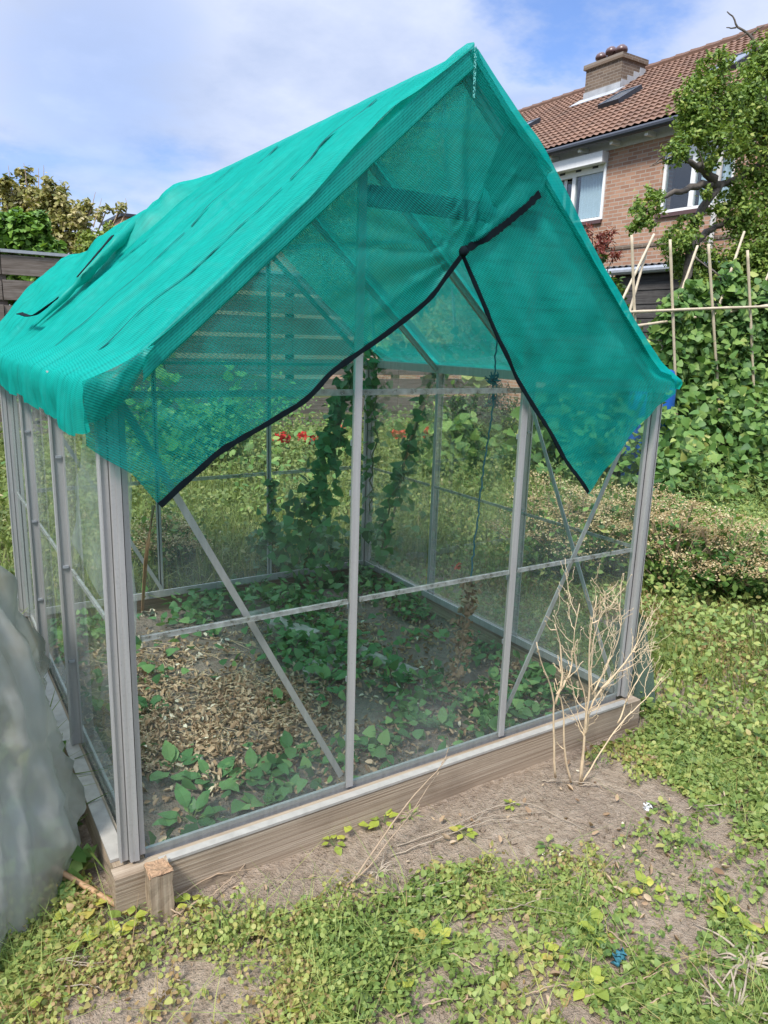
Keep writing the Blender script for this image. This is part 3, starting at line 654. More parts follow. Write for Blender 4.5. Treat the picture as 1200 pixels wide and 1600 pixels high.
# gathered cloth over the near eaves corner
V = []; UV = []
for i in range(24):
    for j in range(20):
        a, b_ = i/23, j/19; x = -0.070+0.155*a; zt = EH+0.036+max(0, x-0.0)*0.93+0.022*math.sin(math.pi*a); zb = 1.150+(zt-1.150)*a**1.6
        V.append((x, -0.060+0.012*(vnoise(a*7, b_*2)-.5)-0.008*math.sin(b_*3), zt*(1-b_)+zb*b_)); UV.append((x, zt*(1-b_)+zb*b_))
npmesh('corner_gather', V, grid_faces(24, 20), M['net_gather'], net, None, True, UV)
# ------------------------------------------------------------------ house row on the right
XF = 11.2; XR = 15.6; ZE = 5.17; ZR = 7.93; Y0, Y1 = 1.0, 36.0
house = tag(empty('brick_house', (XF, 10, GZ)), 'brick terraced house with brown tiled roof, chimney and white shuttered window', 'house')
wl = MB()
wins = [(8.88, 10.32, 3.74, 4.80), (6.15, 7.55, 3.68, 4.74), (13.6, 15.0, 3.74, 4.80), (17.4, 18.8, 3.74, 4.80), (2.4, 3.8, 3.7, 4.75)]
ys = sorted([Y0, Y1]+[v for w in wins for v in w[:2]])
for a, b in zip(ys[:-1], ys[1:]):
    w = [w for w in wins if abs(w[0]-a) < 1e-6 and abs(w[1]-b) < 1e-6]
    if w:
        wl.b2(XF, XF+0.3, a, b, GZ, w[0][2]); wl.b2(XF, XF+0.3, a, b, w[0][3], ZE)
    else: wl.b2(XF, XF+0.3, a, b, GZ, ZE)
wl.b2(XF+0.3, XF+8.6, Y0, Y0+0.3, GZ, ZE); wl.b2(XF+0.3, XF+8.6, Y1-0.3, Y1, GZ, ZE); wl.b2(XF+8.6, XF+8.9, Y0, Y1, GZ, ZE)
wall = wl.build('wall', M['brick'], house)
MB().b2(XF-0.02, XF-0.002, Y0, Y1, 3.15, 3.215).build('string_course', M['brick_dark'], house)
def window(y0, y1, z0, z1, shutter, first):
    f = MB(); t = 0.06; xo = XF+0.03
    f.b2(xo, xo+0.07, y0, y0+t, z0, z1); f.b2(xo, xo+0.07, y1-t, y1, z0, z1)
    f.b2(xo+0.001, xo+0.069, y0+t, y1-t, z0, z0+t); f.b2(xo+0.001, xo+0.069, y0+t, y1-t, z1-t-0.12, z1)
    ym = y0+(y1-y0)*0.56; f.b2(xo-0.002, xo+0.068, ym-0.045, ym+0.045, z0+t, z1-t-0.12)
    fr = f.build('window', M['white'], house)
    MB().b2(xo+0.03, xo+0.036, y0+t, ym-0.045, z0+t, z1-t-0.12).build('pane', M['pane'], fr)
    if first:                                                     # opened outwards casement
        an = 0.75; c = MB(); hy = y1-t; wd = hy-(ym+0.045)
        R = np.array([[math.cos(an), -math.sin(an), 0], [math.sin(an), math.cos(an), 0], [0, 0, 1]])
        ctr = np.array([xo, hy, 0]); h0, h1 = z0+t, z1-t-0.12
        def bx(a0, a1, q0, q1):
            l = np.array([-0.02, -(a0+a1)/2, 0]); p = ctr+R@l; c.box((p[0], p[1], (q0+q1)/2), (0.04, a1-a0, q1-q0), R)
        bx(0, 0.05, h0, h1); bx(wd-0.05, wd, h0, h1); bx(0.05, wd-0.05, h0, h0+0.05); bx(0.05, wd-0.05, h1-0.05, h1)
        sc = c.build('casement', M['grey'], fr); p = ctr+R@np.array([-0.02, -wd/2, 0])
        MB().box((p[0], p[1], (h0+h1)/2), (0.006, wd-0.1, h1-h0-0.1), R).build('pane', M['pane'], sc) if False else None
        g = MB(); g.box((p[0], p[1], (h0+h1)/2), (0.006, wd-0.1, h1-h0-0.1), R); g.build('casement_pane', M['pane'], fr)
        for q in (0.25, 0.55, 0.85): MB().b2(xo-0.006, xo-0.001, y0+(y1-y0)*q-0.16, y0+(y1-y0)*q-0.02, z1-0.10, z1-0.06).build('vent', M['black'], fr)
    else: MB().b2(xo+0.03, xo+0.036, ym+0.045, y1-t, z0+t, z1-t-0.12).build('pane', M['pane'], fr)
    bk = MB().b2(XF+0.75, XF+0.8, y0-0.3, y1+0.3, z0-0.3, z1+0.3).build('room_interior', M['inside'], house)
    V = []
    ny = 60
    for i in range(ny):
        y = y0+t+(ym-y0)*0.78*i/(ny-1); V += [(XF+0.10+0.02*math.sin(i*0.9), y, z0+0.08), (XF+0.10+0.02*math.sin(i*0.9), y, z1-0.14)]
    for q in ((0.80, 0.90),):
        pass
    a = np.arange(ny-1)*2
    npmesh('curtain', np.array(V), np.stack([a, a+1, a+3, a+2], 1), M['curtain'], fr)
    if first:
        V = [(v[0], v[1]-(y0+t)+ym+0.25-0.0, v[2]) for v in V[:16]]; a = np.arange(7)*2
        npmesh('curtain', np.array(V), np.stack([a, a+1, a+3, a+2], 1), M['curtain'], fr)
    MB().b2(XF-0.05, XF+0.029, y0-0.04, y1+0.04, z0-0.07, z0-0.003).build('window_sill', M['clay'], fr)
    if shutter:
        s = MB(); s.b2(XF-0.17, XF-0.001, y0-0.06, y1+0.10, z1-0.06, z1+0.13); sb = s.build('shutter_box', M['white'], house)
        MB().b2(XF-0.03, XF-0.002, y0-0.055, y0-0.003, z0, z1-0.062).build('shutter_rail', M['white'], sb)
        MB().b2(XF-0.03, XF-0.002, y1+0.003, y1+0.055, z0, z1-0.062).build('shutter_rail', M['white'], sb)
for i, w in enumerate(wins): window(*w, i in (0, 2, 3), i == 0)
# tiled roof: pantile rolls across, a step at each course
tp = 0.158; nc = int((Y1-Y0)/tp); rows = 20; per = 6
sl = np.array([XR-(XF-0.28), 0, ZR-(ZE-0.02)]); sn = np.array([-sl[2], 0, sl[0]]); sn /= np.linalg.norm(sn)
yy = Y0+np.arange(nc*per+1)*tp/per; ph = (np.arange(nc*per+1) % per)/per
roll = 0.024*np.array([0.1, 0.75, 1.0, 0.6, 0.0, -0.15])[(np.arange(nc*per+1) % per)]
V = []; tint = []
cidx = np.arange(nc*per+1)//per
for r_ in range(rows):
    tr_ = np.random.default_rng(100+r_).random(nc+2)
    for e in (0, 1):
        s = (r_+e)/rows; lift = roll+(0.046 if e == 0 else 0.012)
        P = np.array([XF-0.28, 0, ZE-0.02])+sl*s
        V.append(np.stack([P[0]+sn[0]*lift, yy+0.008*vnoise(yy*0.7, r_*3.0), P[2]+sn[2]*lift], 1)); tint.append(tr_[cidx]*0.7+0.15*fbm(yy*0.4, r_*0.4, 2))
V = np.concatenate(V); tint = np.concatenate(tint)
F = grid_faces(rows*2, len(yy))
roof = npmesh('roof', V, F[:, ::-1], M['tile'], house, tint)
MB().box(((XR+XF+9.2)/2, (Y0+Y1)/2, ZR/2+ZE/2-0.02), (math.hypot(4.6, ZR-ZE), Y1-Y0, 0.05), np.array(Matrix.Rotation(math.atan2(ZR-ZE, 4.6), 3, 'Y'))).build('rear_roof', M['tile'], house)
mb = MB()
for i in range(int((Y1-Y0)/0.4)):
    y = Y0+i*0.4; mb.tube([(XR, y, ZR+0.01), (XR, y+0.2, ZR+0.014), (XR, y+0.42, ZR+0.022)], [0.12, 0.115, 0.125], 8)
mb.build('ridge_tile', M['tile'], roof)
# eaves: boxed soffit with white brackets and a dark gutter
MB().b2(XF-0.02, XF-0.003, Y0, Y1, ZE-0.22, ZE-0.04).build('fascia_board', M['offwhite'], house)
MB().tube([(XF-0.30, Y0, ZE-0.075), (XF-0.30, Y1, ZE-0.075)], 0.065, 10).build('gutter', M['black'], house)
for i in range(40):
    y = 5.45+i*0.78
    if y > 20: break
    MB().b2(XF-0.24, XF-0.021, y-0.035, y+0.035, ZE-0.19, ZE-0.11).build('bracket', M['white'], house)
MB().tube([(XF-0.09, 6.36, ZE-0.3), (XF-0.09, 6.36, GZ)], 0.045, 10).build('downpipe', M['offwhite'], house)
# chimney
ca, cb = onx(917, 101, 14.35), onx(973, 84, 14.35)
CX0, CX1, CY0, CY1, CZ1 = 14.35, float(ony(1009, 95, cb[1])[0]), float(cb[1]), float(ca[1]), float(cb[2])
ch = MB()
ch.b2(CX0, CX0+0.3, CY0, CY1, ZR-1.0, CZ1-0.08)
cho = ch.build('chimney', M['brick_dark'], house)
MB().b2(CX0+0.004, CX1, CY0-0.004, CY1-0.01, ZR-1.0, CZ1-0.081).build('chimney_stack', M['brick_dark_x'], cho)
MB().b2(CX0-0.05, CX1+0.05, CY0-0.05, CY1+0.05, CZ1-0.079, CZ1+0.03).build('chimney_cap', M['brick_dark_x'], cho)
for i, t in enumerate((0.22, 0.5, 0.78)):
    c = (CX0+0.22, CY0+(CY1-CY0)*(t), CZ1+0.03)
    MB().lathe(c, [(r_*.8, z_*.85) for r_, z_ in [(0.11, 0), (0.11, 0.12+0.05*(i == 1)), (0.17, 0.14+0.05*(i == 1)), (0.18, 0.19+0.05*(i == 1)), (0.15, 0.26+0.05*(i == 1)), (0.08, 0.31+0.05*(i == 1)), (0.01, 0.325+0.05*(i == 1))]], 18).build('cowl', M['clay'], cho, True)
dzx = (ZR-ZE)/(XR-(XF-0.28)+0.0)
def rz(x): return ZE-0.02+(x-(XF-0.28))*dzx
MB().box((CX0-0.16, (CY0+CY1)/2, rz(CX0-0.16)+0.075), (0.42, CY1-CY0+0.3, 0.03), np.array(Matrix.Rotation(-math.atan(dzx), 3, 'Y'))).build('flashing', M['lead'], cho)
MB().b2(CX0-0.015, CX0-0.001, CY0-0.02, CY1+0.02, rz(CX0)-0.1, rz(CX0)+0.22).build('flashing', M['lead'], cho)
for i in range(4):
    x = CX0+0.02+i*0.2
    MB().b2(x, x+0.19, CY0-0.02, CY0-0.006, rz(x)-0.1, rz(x)+0.27).build('flashing', M['lead'], cho)
# skylights
for (x, y, w, h) in ((13.23, 10.46, 0.5, 0.72), (13.15, 7.75, 0.55, 0.76), (13.22, 13.5, 0.5, 0.70)):
    R = np.array(Matrix.Rotation(-math.atan(dzx), 3, 'Y')); c = np.array([x, y, rz(x)])+sn*0.10
    k_ = MB()
    for (dx, dy, sx_, sy_) in ((-h/2, 0, 0.07, w), (h/2, 0, 0.07, w), (0, -w/2, h-0.07, 0.07), (0, w/2, h-0.07, 0.07)):
        k_.box(c+R@np.array([dx, dy, 0]), (sx_, sy_+(0.07 if sx_ == 0.07 else 0), 0.10), R)
    so = k_.build('skylight', M['black'], roof if False else house)
    MB().box(c+sn*0.03, (h-0.07, w-0.07, 0.02), R).build('pane', M['skyl'], so)

# ------------------------------------------------------------------ shed with gutter
XS = 8.5; ya = float(onx(960, 427, XS)[1]); zs = 2.42
shed = tag(empty('garden_shed', (XS, ya, GZ)), 'black boarded shed with pale gutter and white downpipe behind the bean canes', 'shed')
for i in range(13):
    z = GZ+i*0.19; m = MB(); a = 0.06
    R = np.array(Matrix.Rotation(0.06, 3, 'Y'))
    m.box((XS, (ya+1.5)/2, z+0.1), (0.022, ya-1.5, 0.205), R); m.build('weatherboard', M['shed'], shed)
MB().b2(XS+0.02, XS+2.3, ya-0.05, ya, GZ, zs).build('end_wall', M['shed'], shed)
MB().b2(XS+0.02, XS+2.3, 1.5, ya-0.05, zs-0.02, zs+0.02).build('roof', M['black'], shed)
m = MB(); nn = 120
for i in range(nn-1):
    pass
V = []
for i in range(180):
    y = 1.4+(ya+0.1-1.4)*i/179
    for x in (XS-0.10, XS+2.4): V.append((x, y, zs+0.055+0.02*math.sin(i*1.5)))
a = np.arange(179)*2; npmesh('corrugated_roof', np.array(V), np.stack([a, a+1, a+3, a+2], 1), M['black'], shed)
MB().tube([(XS-0.10, 1.4, zs-0.01), (XS-0.10, ya+0.12, zs-0.01)], 0.05, 10).build('gutter', M['grey'], shed)
MB().tube([(XS-0.10, ya-0.02, zs-0.05), (XS-0.08, ya-0.02, zs-0.15), (XS-0.07, ya-0.02, GZ)], 0.04, 10).build('downpipe', M['white'], shed)

# ------------------------------------------------------------------ plank fence across the back
YF = 8.5
fence = tag(empty('plank_fence', (1, YF, GZ)), 'tall weathered plank fence with gaps along the far side of the garden', 'fence')
xs = np.arange(-5.0, 8.3, 1.9)
for x in xs: MB().b2(x-0.05, x+0.05, YF+0.02, YF+0.12, GZ-0.05, 2.2).build('post', M['fence'], fence)
for a, b in zip(xs[:-1], xs[1:]):
    m = MB()
    for i in range(8):
        z = GZ+0.06+i*0.292; j = rng.normal(0, 0.008)
        m.b2(a+0.006, b-0.006, YF-0.025+j, YF+0.012+j, z, z+0.235+rng.normal(0, 0.008))
    m.build('slat_panel', M['fence'], fence)
for a, b in zip(xs[:-1], xs[1:]): MB().b2(a+0.004, b-0.004, YF-0.05, YF+0.05, 2.225, 2.26).build('cap_rail', M['grey'], fence)

# ------------------------------------------------------------------ trees and shrubs
def crown(name, m, parent, clumps, n, size, T=T_OV, seed=1, tilt=0.8, spread=0.42, bias=0.55):
    """clumps: list of (centre, radius); leaves gather in twig-end tufts inside every clump"""
    r = np.random.default_rng(seed); P = []; Tn = []; Nn = []
    wt = np.array([c[1]**2 for c in clumps]); wt = wt/wt.sum()
    for (c, rad), w in zip(clumps, wt):
        k = max(30, int(n*w)); nt = max(6, k//22); c = np.asarray(c, float)
        d = r.normal(0, 1, (nt, 3)); d /= np.linalg.norm(d, axis=1)[:, None]
        tc = c+d*(rad*r.uniform(0.25, 1.08, nt)**0.8)[:, None]*np.array([1, 1, 0.9]); tt = r.normal(0, 0.12, nt)
        i = r.integers(0, nt, k); p = tc[i]+r.normal(0, rad*0.15, (k, 3)); P.append(p); Tn.append(bias+tt[i]+r.normal(0, 0.18, k)); q = p-c; Nn.append(q/(np.linalg.norm(q, axis=1)[:, None]+1e-9)*0.6+np.array([0, 0, 0.8]))
    P = np.concatenate(P); Tn = np.concatenate(Tn); Nn = np.concatenate(Nn)
    return scatter(name, m, P, r.uniform(0.7, 1.3, len(P))*size, T, tilt, Tn, parent, Nn, r)
def limb(mb, pts, r0, r1, n=14, seg=7):
    P = smooth_path(pts, n); P[1:-1] += rng.normal(0, r0*0.25, (n-2, 3)); mb.tube(P, np.linspace(r0, r1, n), seg)
# apple tree on the right
D = 8.6
ap = pd(1068, 470, D); base = np.array([ap[0], ap[1], GZ])
apple = tag(empty('apple_tree', base), 'old leafy apple tree with dark bent branches before the brick house', 'tree')
mb = MB()
limb(mb, [base+np.array([0, 0, -0.1]), pd(1064, 560, D), pd(1074, 400, D), pd(1092, 340, D), pd(1115, 300, D), pd(1127, 287, D)], 0.07, 0.045, 20, 10)
limb(mb, [pd(1120, 292, D), pd(1108, 268, D-0.2), pd(1095, 262, D-0.3), pd(1080, 255, D-0.5), pd(1060, 240, D-.6)], 0.06, 0.018)
limb(mb, [pd(1122, 290, D), pd(1092, 285, D-.2), pd(1068, 296, D-.4), pd(1040, 303, D-.6), pd(1012, 330, D-.8)], 0.05, 0.015)
limb(mb, [pd(1125, 288, D), pd(1158, 278, D+.2), pd(1195, 250, D+.4), pd(1240, 215, D+.5)], 0.04, 0.03)
limb(mb, [pd(1195, 250, D+.4), pd(1190, 190, D+.2), pd(1165, 185, D), pd(1145, 182, D-.2), pd(1110, 165, D-.4), pd(1080, 140, D-.5)], 0.045, 0.012)
limb(mb, [pd(1190, 205, D+.2), pd(1196, 150, D), pd(1185, 95, D)], 0.04, 0.02)
limb(mb, [pd(1108, 268, D), pd(1130, 225, D-.2), pd(1125, 180, D-.3)], 0.04, 0.012)
limb(mb, [pd(1076, 395, D), pd(1100, 360, D+.2), pd(1140, 345, D+.3), pd(1180, 330, D+.3)], 0.05, 0.02)
limb(mb, [pd(1185, 100, D), pd(1181, 64, D), pd(1166, 49, D), pd(1152, 42, D)], 0.022, 0.012, 8)
limb(mb, [pd(1152, 42, D), pd(1147, 28, D), pd(1136, 18, D)], 0.012, 0.006, 6); limb(mb, [pd(1150, 43, D), pd(1143, 44, D), pd(1135, 43, D)], 0.010, 0.005, 5)
limb(mb, [pd(1170, 56, D), pd(1182, 46, D), pd(1194, 40, D)], 0.011, 0.005, 6); limb(mb, [pd(1166, 52, D), pd(1158, 58, D), pd(1150, 63, D)], 0.009, 0.004, 5)
for (u, v, du, dv) in ((1060, 240, -45, 20), (1050, 232, -30, 25), (1030, 300, -25, -10), (1100, 262, -10, -30), (1110, 420, 30, 20), (1085, 400, 40, 30)):
    limb(mb, [pd(u, v, D-.5), pd(u+du*.5, v+dv*.6, D-.55), pd(u+du, v+dv, D-.6)], 0.012, 0.004, 7, 5)
mb.build('trunk', M['bark'], apple, True)
cl = []
for (u, v, rr, dd) in ((1100, 128, 26, -.3), (1075, 150, 18, -.4), (1092, 168, 34, -.3), (1140, 160, 40, -.2), (1188, 110, 34, 0), (1195, 75, 22, 0), (1190, 190, 40, .1), (1130, 215, 34, -.3), (1085, 200, 26, -.4), (1180, 262, 36, .2), (1055, 243, 20, -.6), (1068, 226, 16, -.5),
                       (1012, 322, 22, -.8), (1000, 348, 17, -.8), (1022, 300, 12, -.7), (1060, 372, 30, -.1), (1078, 350, 16, 0), (1150, 338, 36, .2), (1192, 370, 46, .2), (1160, 400, 30, .1), (1215, 300, 50, .3), (1120, 330, 14, 0), (1200, 430, 40, .1), (1108, 255, 18, -.3), (1100, 400, 26, .3), (1130, 430, 34, .3), (1170, 450, 40, .3), (1085, 440, 26, .3), (1060, 410, 22, .2), (1120, 100, 22, -.3), (1085, 175, 24, -.4), (1165, 140, 30, -.1), (1040, 375, 12, 0), (1150, 300, 24, .1), (1100, 300, 12, -.2), (1230, 180, 60, .3), (1160, 230, 20, 0)):
    cl.append((pd(u, v, D+dd), rr*D/FPX*1.05))
crown('crown', M['l_apple'], apple, cl, 34000, 0.046, T_OV, 11)
# red shrub
D = 9.6; rb = pd(925, 400, D); base = np.array([rb[0], rb[1], GZ])
red = tag(empty('red_leaved_shrub', base), 'shrub with dark red young leaves above the netting edge, before the brick wall', 'shrub')
mb = MB()
for (u, v) in ((905, 370), (925, 365), (950, 375), (962, 395), (935, 390), (915, 395)):
    limb(mb, [base+rng.normal(0, 0.05, 3)*np.array([1, 1, 0]), pd(930, 520, D), pd((u+928)/2, (v+470)/2, D), pd(u, v, D)], 0.025, 0.006, 12, 5)
mb.build('stems', M['bark'], red, True)
crown('red_foliage', M['l_red'], red, [(pd(u, v, D), r_*D/FPX) for u, v, r_ in ((905, 372, 20), (925, 368, 16), (948, 378, 16), (962, 400, 12), (935, 392, 22), (915, 398, 18), (893, 362, 10), (953, 362, 8))], 1100, 0.075, T_NAR, 21, bias=0.6)
crown('foliage', M['l_apple'], red, [(pd(u, v, D), r_*D/FPX) for u, v, r_ in ((920, 415, 26), (940, 432, 26), (950, 470, 34), (960, 520, 40), (900, 480, 40))], 2200, 0.075, T_OV, 22, bias=0.2)
# dark bush in the field behind the greenhouse
D = 8.6; cb_ = pd(748, 665, D); base = np.array([cb_[0], cb_[1], GZ])
bush = tag(empty('dark_bush', base), 'dense dark evergreen bush seen through the greenhouse beside the rear wall', 'bush')
MB().tube([base, base+np.array([0, 0, 0.9])], [0.05, 0.02], 7).build('trunk', M['bark'], bush)
crown('crown', M['l_con'], bush, [(pd(u, v, D), r_*D/FPX) for u, v, r_ in ((730, 640, 36), (775, 640, 38), (750, 680, 50), (715, 670, 28), (790, 680, 30), (745, 720, 45), (765, 612, 26))], 9000, 0.05, T_NAR, 31)
# ivy dome on the fence, tan flowering tree, lime hedge
def shrub(name, label, cat, m, stem_m, D, blobs, n, size, T, seed, bias=0.5, extra=None):
    u0 = np.mean([b[0] for b in blobs]); v0 = np.mean([b[1] for b in blobs]); c = pd(u0, v0, D); base = np.array([c[0], c[1], GZ])
    o = tag(empty(name, base), label, cat); mb = MB()
    for (u, v, r_) in blobs: limb(mb, [base, base*0.4+pd(u0, v0+90, D)*0.6, pd(u, v, D)], 0.05, 0.012, 12, 6)
    mb.build('trunk', stem_m, o, True)
    crown('crown', m, o, [(pd(u, v, D+rng.normal(0, .15)), r_*D/FPX) for u, v, r_ in blobs], n, size, T, seed, bias=bias); return o
shrub('ivy_bush', 'dense rounded green ivy bush hanging over the plank fence', 'bush', M['l_ivy'], M['bark'], 11.0, [(30, 352, 22), (60, 350, 18), (10, 372, 34), (45, 368, 32), (75, 390, 24), (20, 400, 30), (58, 408, 24), (-25, 385, 40), (88, 405, 14), (30, 440, 20), (15, 432, 22), (50, 440, 20), (75, 430, 16), (5, 460, 16), (30, 470, 12)], 10500, 0.095, T_HEART, 41)
tan = shrub('tan_blossom_tree', 'loose tree with faded tan blossom behind the ivy bush and fence', 'tree', M['l_tan'], M['bark'], 13.5, [(25, 300, 26), (45, 325, 34), (80, 320, 30), (10, 320, 30), (60, 310, 28), (95, 330, 30), (120, 345, 24), (85, 295, 20), (40, 280, 18), (10, 290, 16), (140, 330, 18), (110, 370, 34), (70, 350, 34), (165, 332, 12), (190, 325, 9), (130, 385, 24)], 6800, 0.085, T_OV, 51, 0.5)
mb = MB()
for (u, v) in ((15, 258), (40, 255), (60, 262), (68, 258), (100, 285), (145, 300), (155, 310), (200, 310), (185, 315)):
    limb(mb, [pd(u*0.9+6, v+45, 13.5), pd(u, v+15, 13.5), pd(u+rng.normal(0, 3), v, 13.5)], 0.012, 0.003, 7, 4)
mb.build('twigs', M['drystem2'], tan)
shrub('lime_hedge', 'yellow green hedge behind the bunched end of the netting', 'hedge', M['l_lime'], M['bark'], 11.5, [(150, 385, 26), (175, 372, 22), (195, 362, 16), (210, 352, 12), (140, 400, 20), (190, 390, 26), (220, 370, 20)], 5200, 0.06, T_OV, 61, 0.5)
p = pd(207, 340, 22); q = tag(empty('distant_roof', (p[0], p[1], GZ)), 'small brown tiled roof far off above the lime hedge', 'roof')
q['label'] = 'small distant brick outbuilding with flat dark roof above the lime hedge'; q['category'] = 'outbuilding'; q.name = 'outbuilding'
MB().b2(p[0]-0.28, p[0]+0.6, p[1], p[1]+2.4, GZ, p[2]).build('wall', M['brick'], q)
MB().b2(p[0]-0.36, p[0]+0.68, p[1]-0.08, p[1]+2.5, p[2]+0.002, p[2]+0.09).build('roof', M['black'], q)

# ------------------------------------------------------------------ bamboo trellis and beans
PA = onz(1040, 780, GZ); PB = onz(1195, 770, GZ); dn = np.cross(PB-PA, [0, 0, 1.0]); dn /= np.linalg.norm(dn)
if dn[1] < 0: dn = -dn
def onrow(u, v, back=0.0):
    p0 = PA+dn*back; d = ray(u, v); return CAM+d*(((p0-CAM)@dn)/(d@dn))
trel = tag(empty('bean_trellis', (float(PA[0]), float(PA[1]), GZ)), 'trellis of crossed pale bamboo canes tied with rails beside the shed', 'trellis')
def cane(path, rad=0.0135, m='cane'):
    P = resample(path, 26); rr = rad*(1+0.16*(np.arange(26) % 5 == 2)); MB().tube(P, rr, 8).build('cane', M[m], trel, True)
def downto(a, b):
    a = np.asarray(a); b = np.asarray(b); t = (GZ-0.05-a[2])/(b[2]-a[2]); return a+(b-a)*t
VERT = [((987, 367), (993, 530)), ((1047, 374), (1057, 640)), ((1107, 381), (1121, 600)), ((1168, 391), (1179, 640)), ((1228, 400), (1236, 640))]
for a, b in VERT: A = onrow(*a); cane([A, downto(A, onrow(*b))])
LEAN = [((1022, 366), (966, 482)), ((1010, 392), (979, 505)), ((1090, 384), (1025, 570)), ((1163, 362), (1125, 474)), ((1206, 415), (1172, 500)), ((1262, 390), (1225, 500))]
for a, b in LEAN: A = onrow(*a, 0.35); B = onrow(*b, 0.2); cane([A, A+(B-A)*1.12], 0.0125, 'cane')
cane([onrow(975, 488, -0.03), onrow(1110, 482, -0.03), onrow(1290, 476, -0.03)]); cane([onrow(970, 513, 0.12), onrow(1105, 493, 0.12), onrow(1290, 462, 0.12)])
words = ['thin bean plant on the cane nearest the greenhouse net', 'bushy bean plant on the tall cane above the blue barrel', 'dense bean plant on the middle vertical cane of the trellis', 'dense bean plant on the cane under the apple tree', 'bean plant on the cane cut by the right edge of the photo']
def leafy_column(name, label, cat, grp, pts, rad, n, size, m, T, seed, stem='vinestem', bias=0.45):
    r = np.random.default_rng(seed); P = smooth_path(pts, 40)
    o = tag(empty(name, P[0]), label, cat, grp); MB().tube(P+r.normal(0, 0.012, P.shape), 0.005, 5).build('stem', M[stem], o)
    t = r.random(n)**0.8; q = np.stack([np.interp(t, np.linspace(0, 1, 40), P[:, k]) for k in range(3)], 1)
    rr = np.interp(t, np.linspace(0, 1, len(rad)), rad); tuft = r.integers(0, max(3, n//20), n); off = r.normal(0, 1, (max(3, n//20), 3))[tuft]
    t2 = r.random(n); q = q+off*rr[:, None]*0.85+r.normal(0, 1, (n, 3))*rr[:, None]*0.24; q[:, 2] = np.maximum(q[:, 2], GZ+0.02)
    nr = -np.tile(FW, (n, 1))*0+np.array([-0.35, -0.55, 0.6])
    scatter('foliage', m, q, r.uniform(0.6, 1.3, n)*size, T, 0.55, bias+r.normal(0, 0.2, n)+0.12*off[:, 0], o, nr, r); return o
for i, ((a, b), nl) in enumerate(zip(VERT, (420, 1300, 1900, 2100, 1900))):
    A = onrow(*a)+dn*0.22; B = downto(A, onrow(*b)+dn*0.22); A = A+RT*(0.16*(i == 1)); B = B+RT*(0.16*(i == 1)); top = B+(A-B)*(0.62 if i == 0 else (0.78, 0.84, 0.90, 0.88)[i-1])
    leafy_column('bean_plant', words[i], 'bean plant', 'bean plants climbing the bamboo trellis', [B, (A+B)/2, top] if i else [B+(A-B)*0.1, (A+B)/2, top], [0.34, 0.24, 0.18, 0.13, 0.06] if i else [0.22, 0.16, 0.12, 0.07], int(nl*1.5), 0.08, M['l_bean'], T_HEART, 70+i)
bl = ['leafy bean plant at the foot of the trellis below the barrel', 'low bean plant sprawling in front of the second cane', 'low bean plant sprawling in front of the third cane', 'low yellow tinged bean plant at the right end of the trellis']
for i, (u, v) in enumerate(((1046, 806), (1085, 775), (1140, 780), (1195, 775))):
    B = onz(u, v, GZ)
    leafy_column('bean_plant', bl[i], 'bean plant', 'bean plants climbing the bamboo trellis', [B, B+np.array([0, .1, 0.35 if i == 0 else 0.45]), B+np.array([0.1, .2 if i == 0 else .3, 0.62 if i == 0 else 0.95])], [0.36, 0.30, 0.16], 1350, 0.078, M['l_bean'], T_HEART, 90+i, bias=0.5)
# vegetables seen through the right-hand panes
for i, (u, v, lb) in enumerate(((850, 735, 'leafy courgette plant behind the greenhouse right wall'), (935, 735, 'tall bean plant seen through the pane under the net tip'), (985, 740, 'bean plant outside the right corner post'))):
    B = onz(u, v+30, GZ); leafy_column('vegetable_plant', lb, 'vegetable plant', 'vegetables beyond the greenhouse', [B, B+np.array([0, 0, .5]), B+np.array([0.1, 0, 1.0])], [0.4, 0.36, 0.2], 900, 0.12, M['l_bean'], T_HEART, 110+i, bias=0.35)
for i, (u, v, lb) in enumerate(((345, 745, 'pale leafy plant in the field left of the rear mullion'), (285, 735, 'leafy plant in the field beneath the left net tip'), (700, 760, 'leafy plant growing at the foot of the dark bush'))):
    B = onz(u, v, GZ); leafy_column('vegetable_plant', lb, 'vegetable plant', 'vegetables beyond the greenhouse', [B, B+np.array([0, 0, .3]), B+np.array([0.1, 0, .6])], [0.4, 0.36, 0.2], 420, 0.12, M['l_bean'], T_HEART, 120+i, bias=0.5)
# barrel
b = pd(1021, 600, 7.0)
bar_ = MB().lathe((b[0], b[1], GZ), [(0.26, 0), (0.29, 0.05), (0.29, 0.3), (0.30, 0.33), (0.29, 0.36), (0.29, 0.62), (0.30, 0.65), (0.29, 0.68), (0.285, 0.9), (0.24, 0.97), (0.2, 0.98)], 28).build('barrel', M['blue'], None, True)
for v in bar_.data.vertices: v.co.x = b[0]+(v.co.x-b[0])*0.72; v.co.y = b[1]+(v.co.y-b[1])*0.72
bz = float(pd(1040, 577, 7.0)[2])
for v in bar_.data.vertices: v.co.z = GZ+(v.co.z-GZ)*(bz-GZ)/0.98
tag(bar_, 'blue plastic barrel half hidden behind the bean plants', 'barrel')
# white scrap in the beans
def scrap(name, label, cat, c, s, m, seed):
    r = np.random.default_rng(seed); nu = 9; V = []
    for i in range(nu):
        for j in range(nu): V.append(np.asarray(c)+np.array([(i/8-.5)*s, (vnoise(i*.7+seed, j*.7)-.5)*s*0.9, (j/8-.5)*s*0.8+(vnoise(i*.9, j*.9+seed)-.5)*s*0.4]))
    o = npmesh(name, np.array(V), grid_faces(nu, nu), m, None, None, True); md = o.modifiers.new('t', 'SOLIDIFY'); md.thickness = s*0.03; return tag(o, label, cat)
scrap('plastic_scrap', 'crumpled white plastic scrap caught in the bean leaves', 'plastic scrap', pd(1093, 627, 7.7), 0.14, M['plastic'], 5)
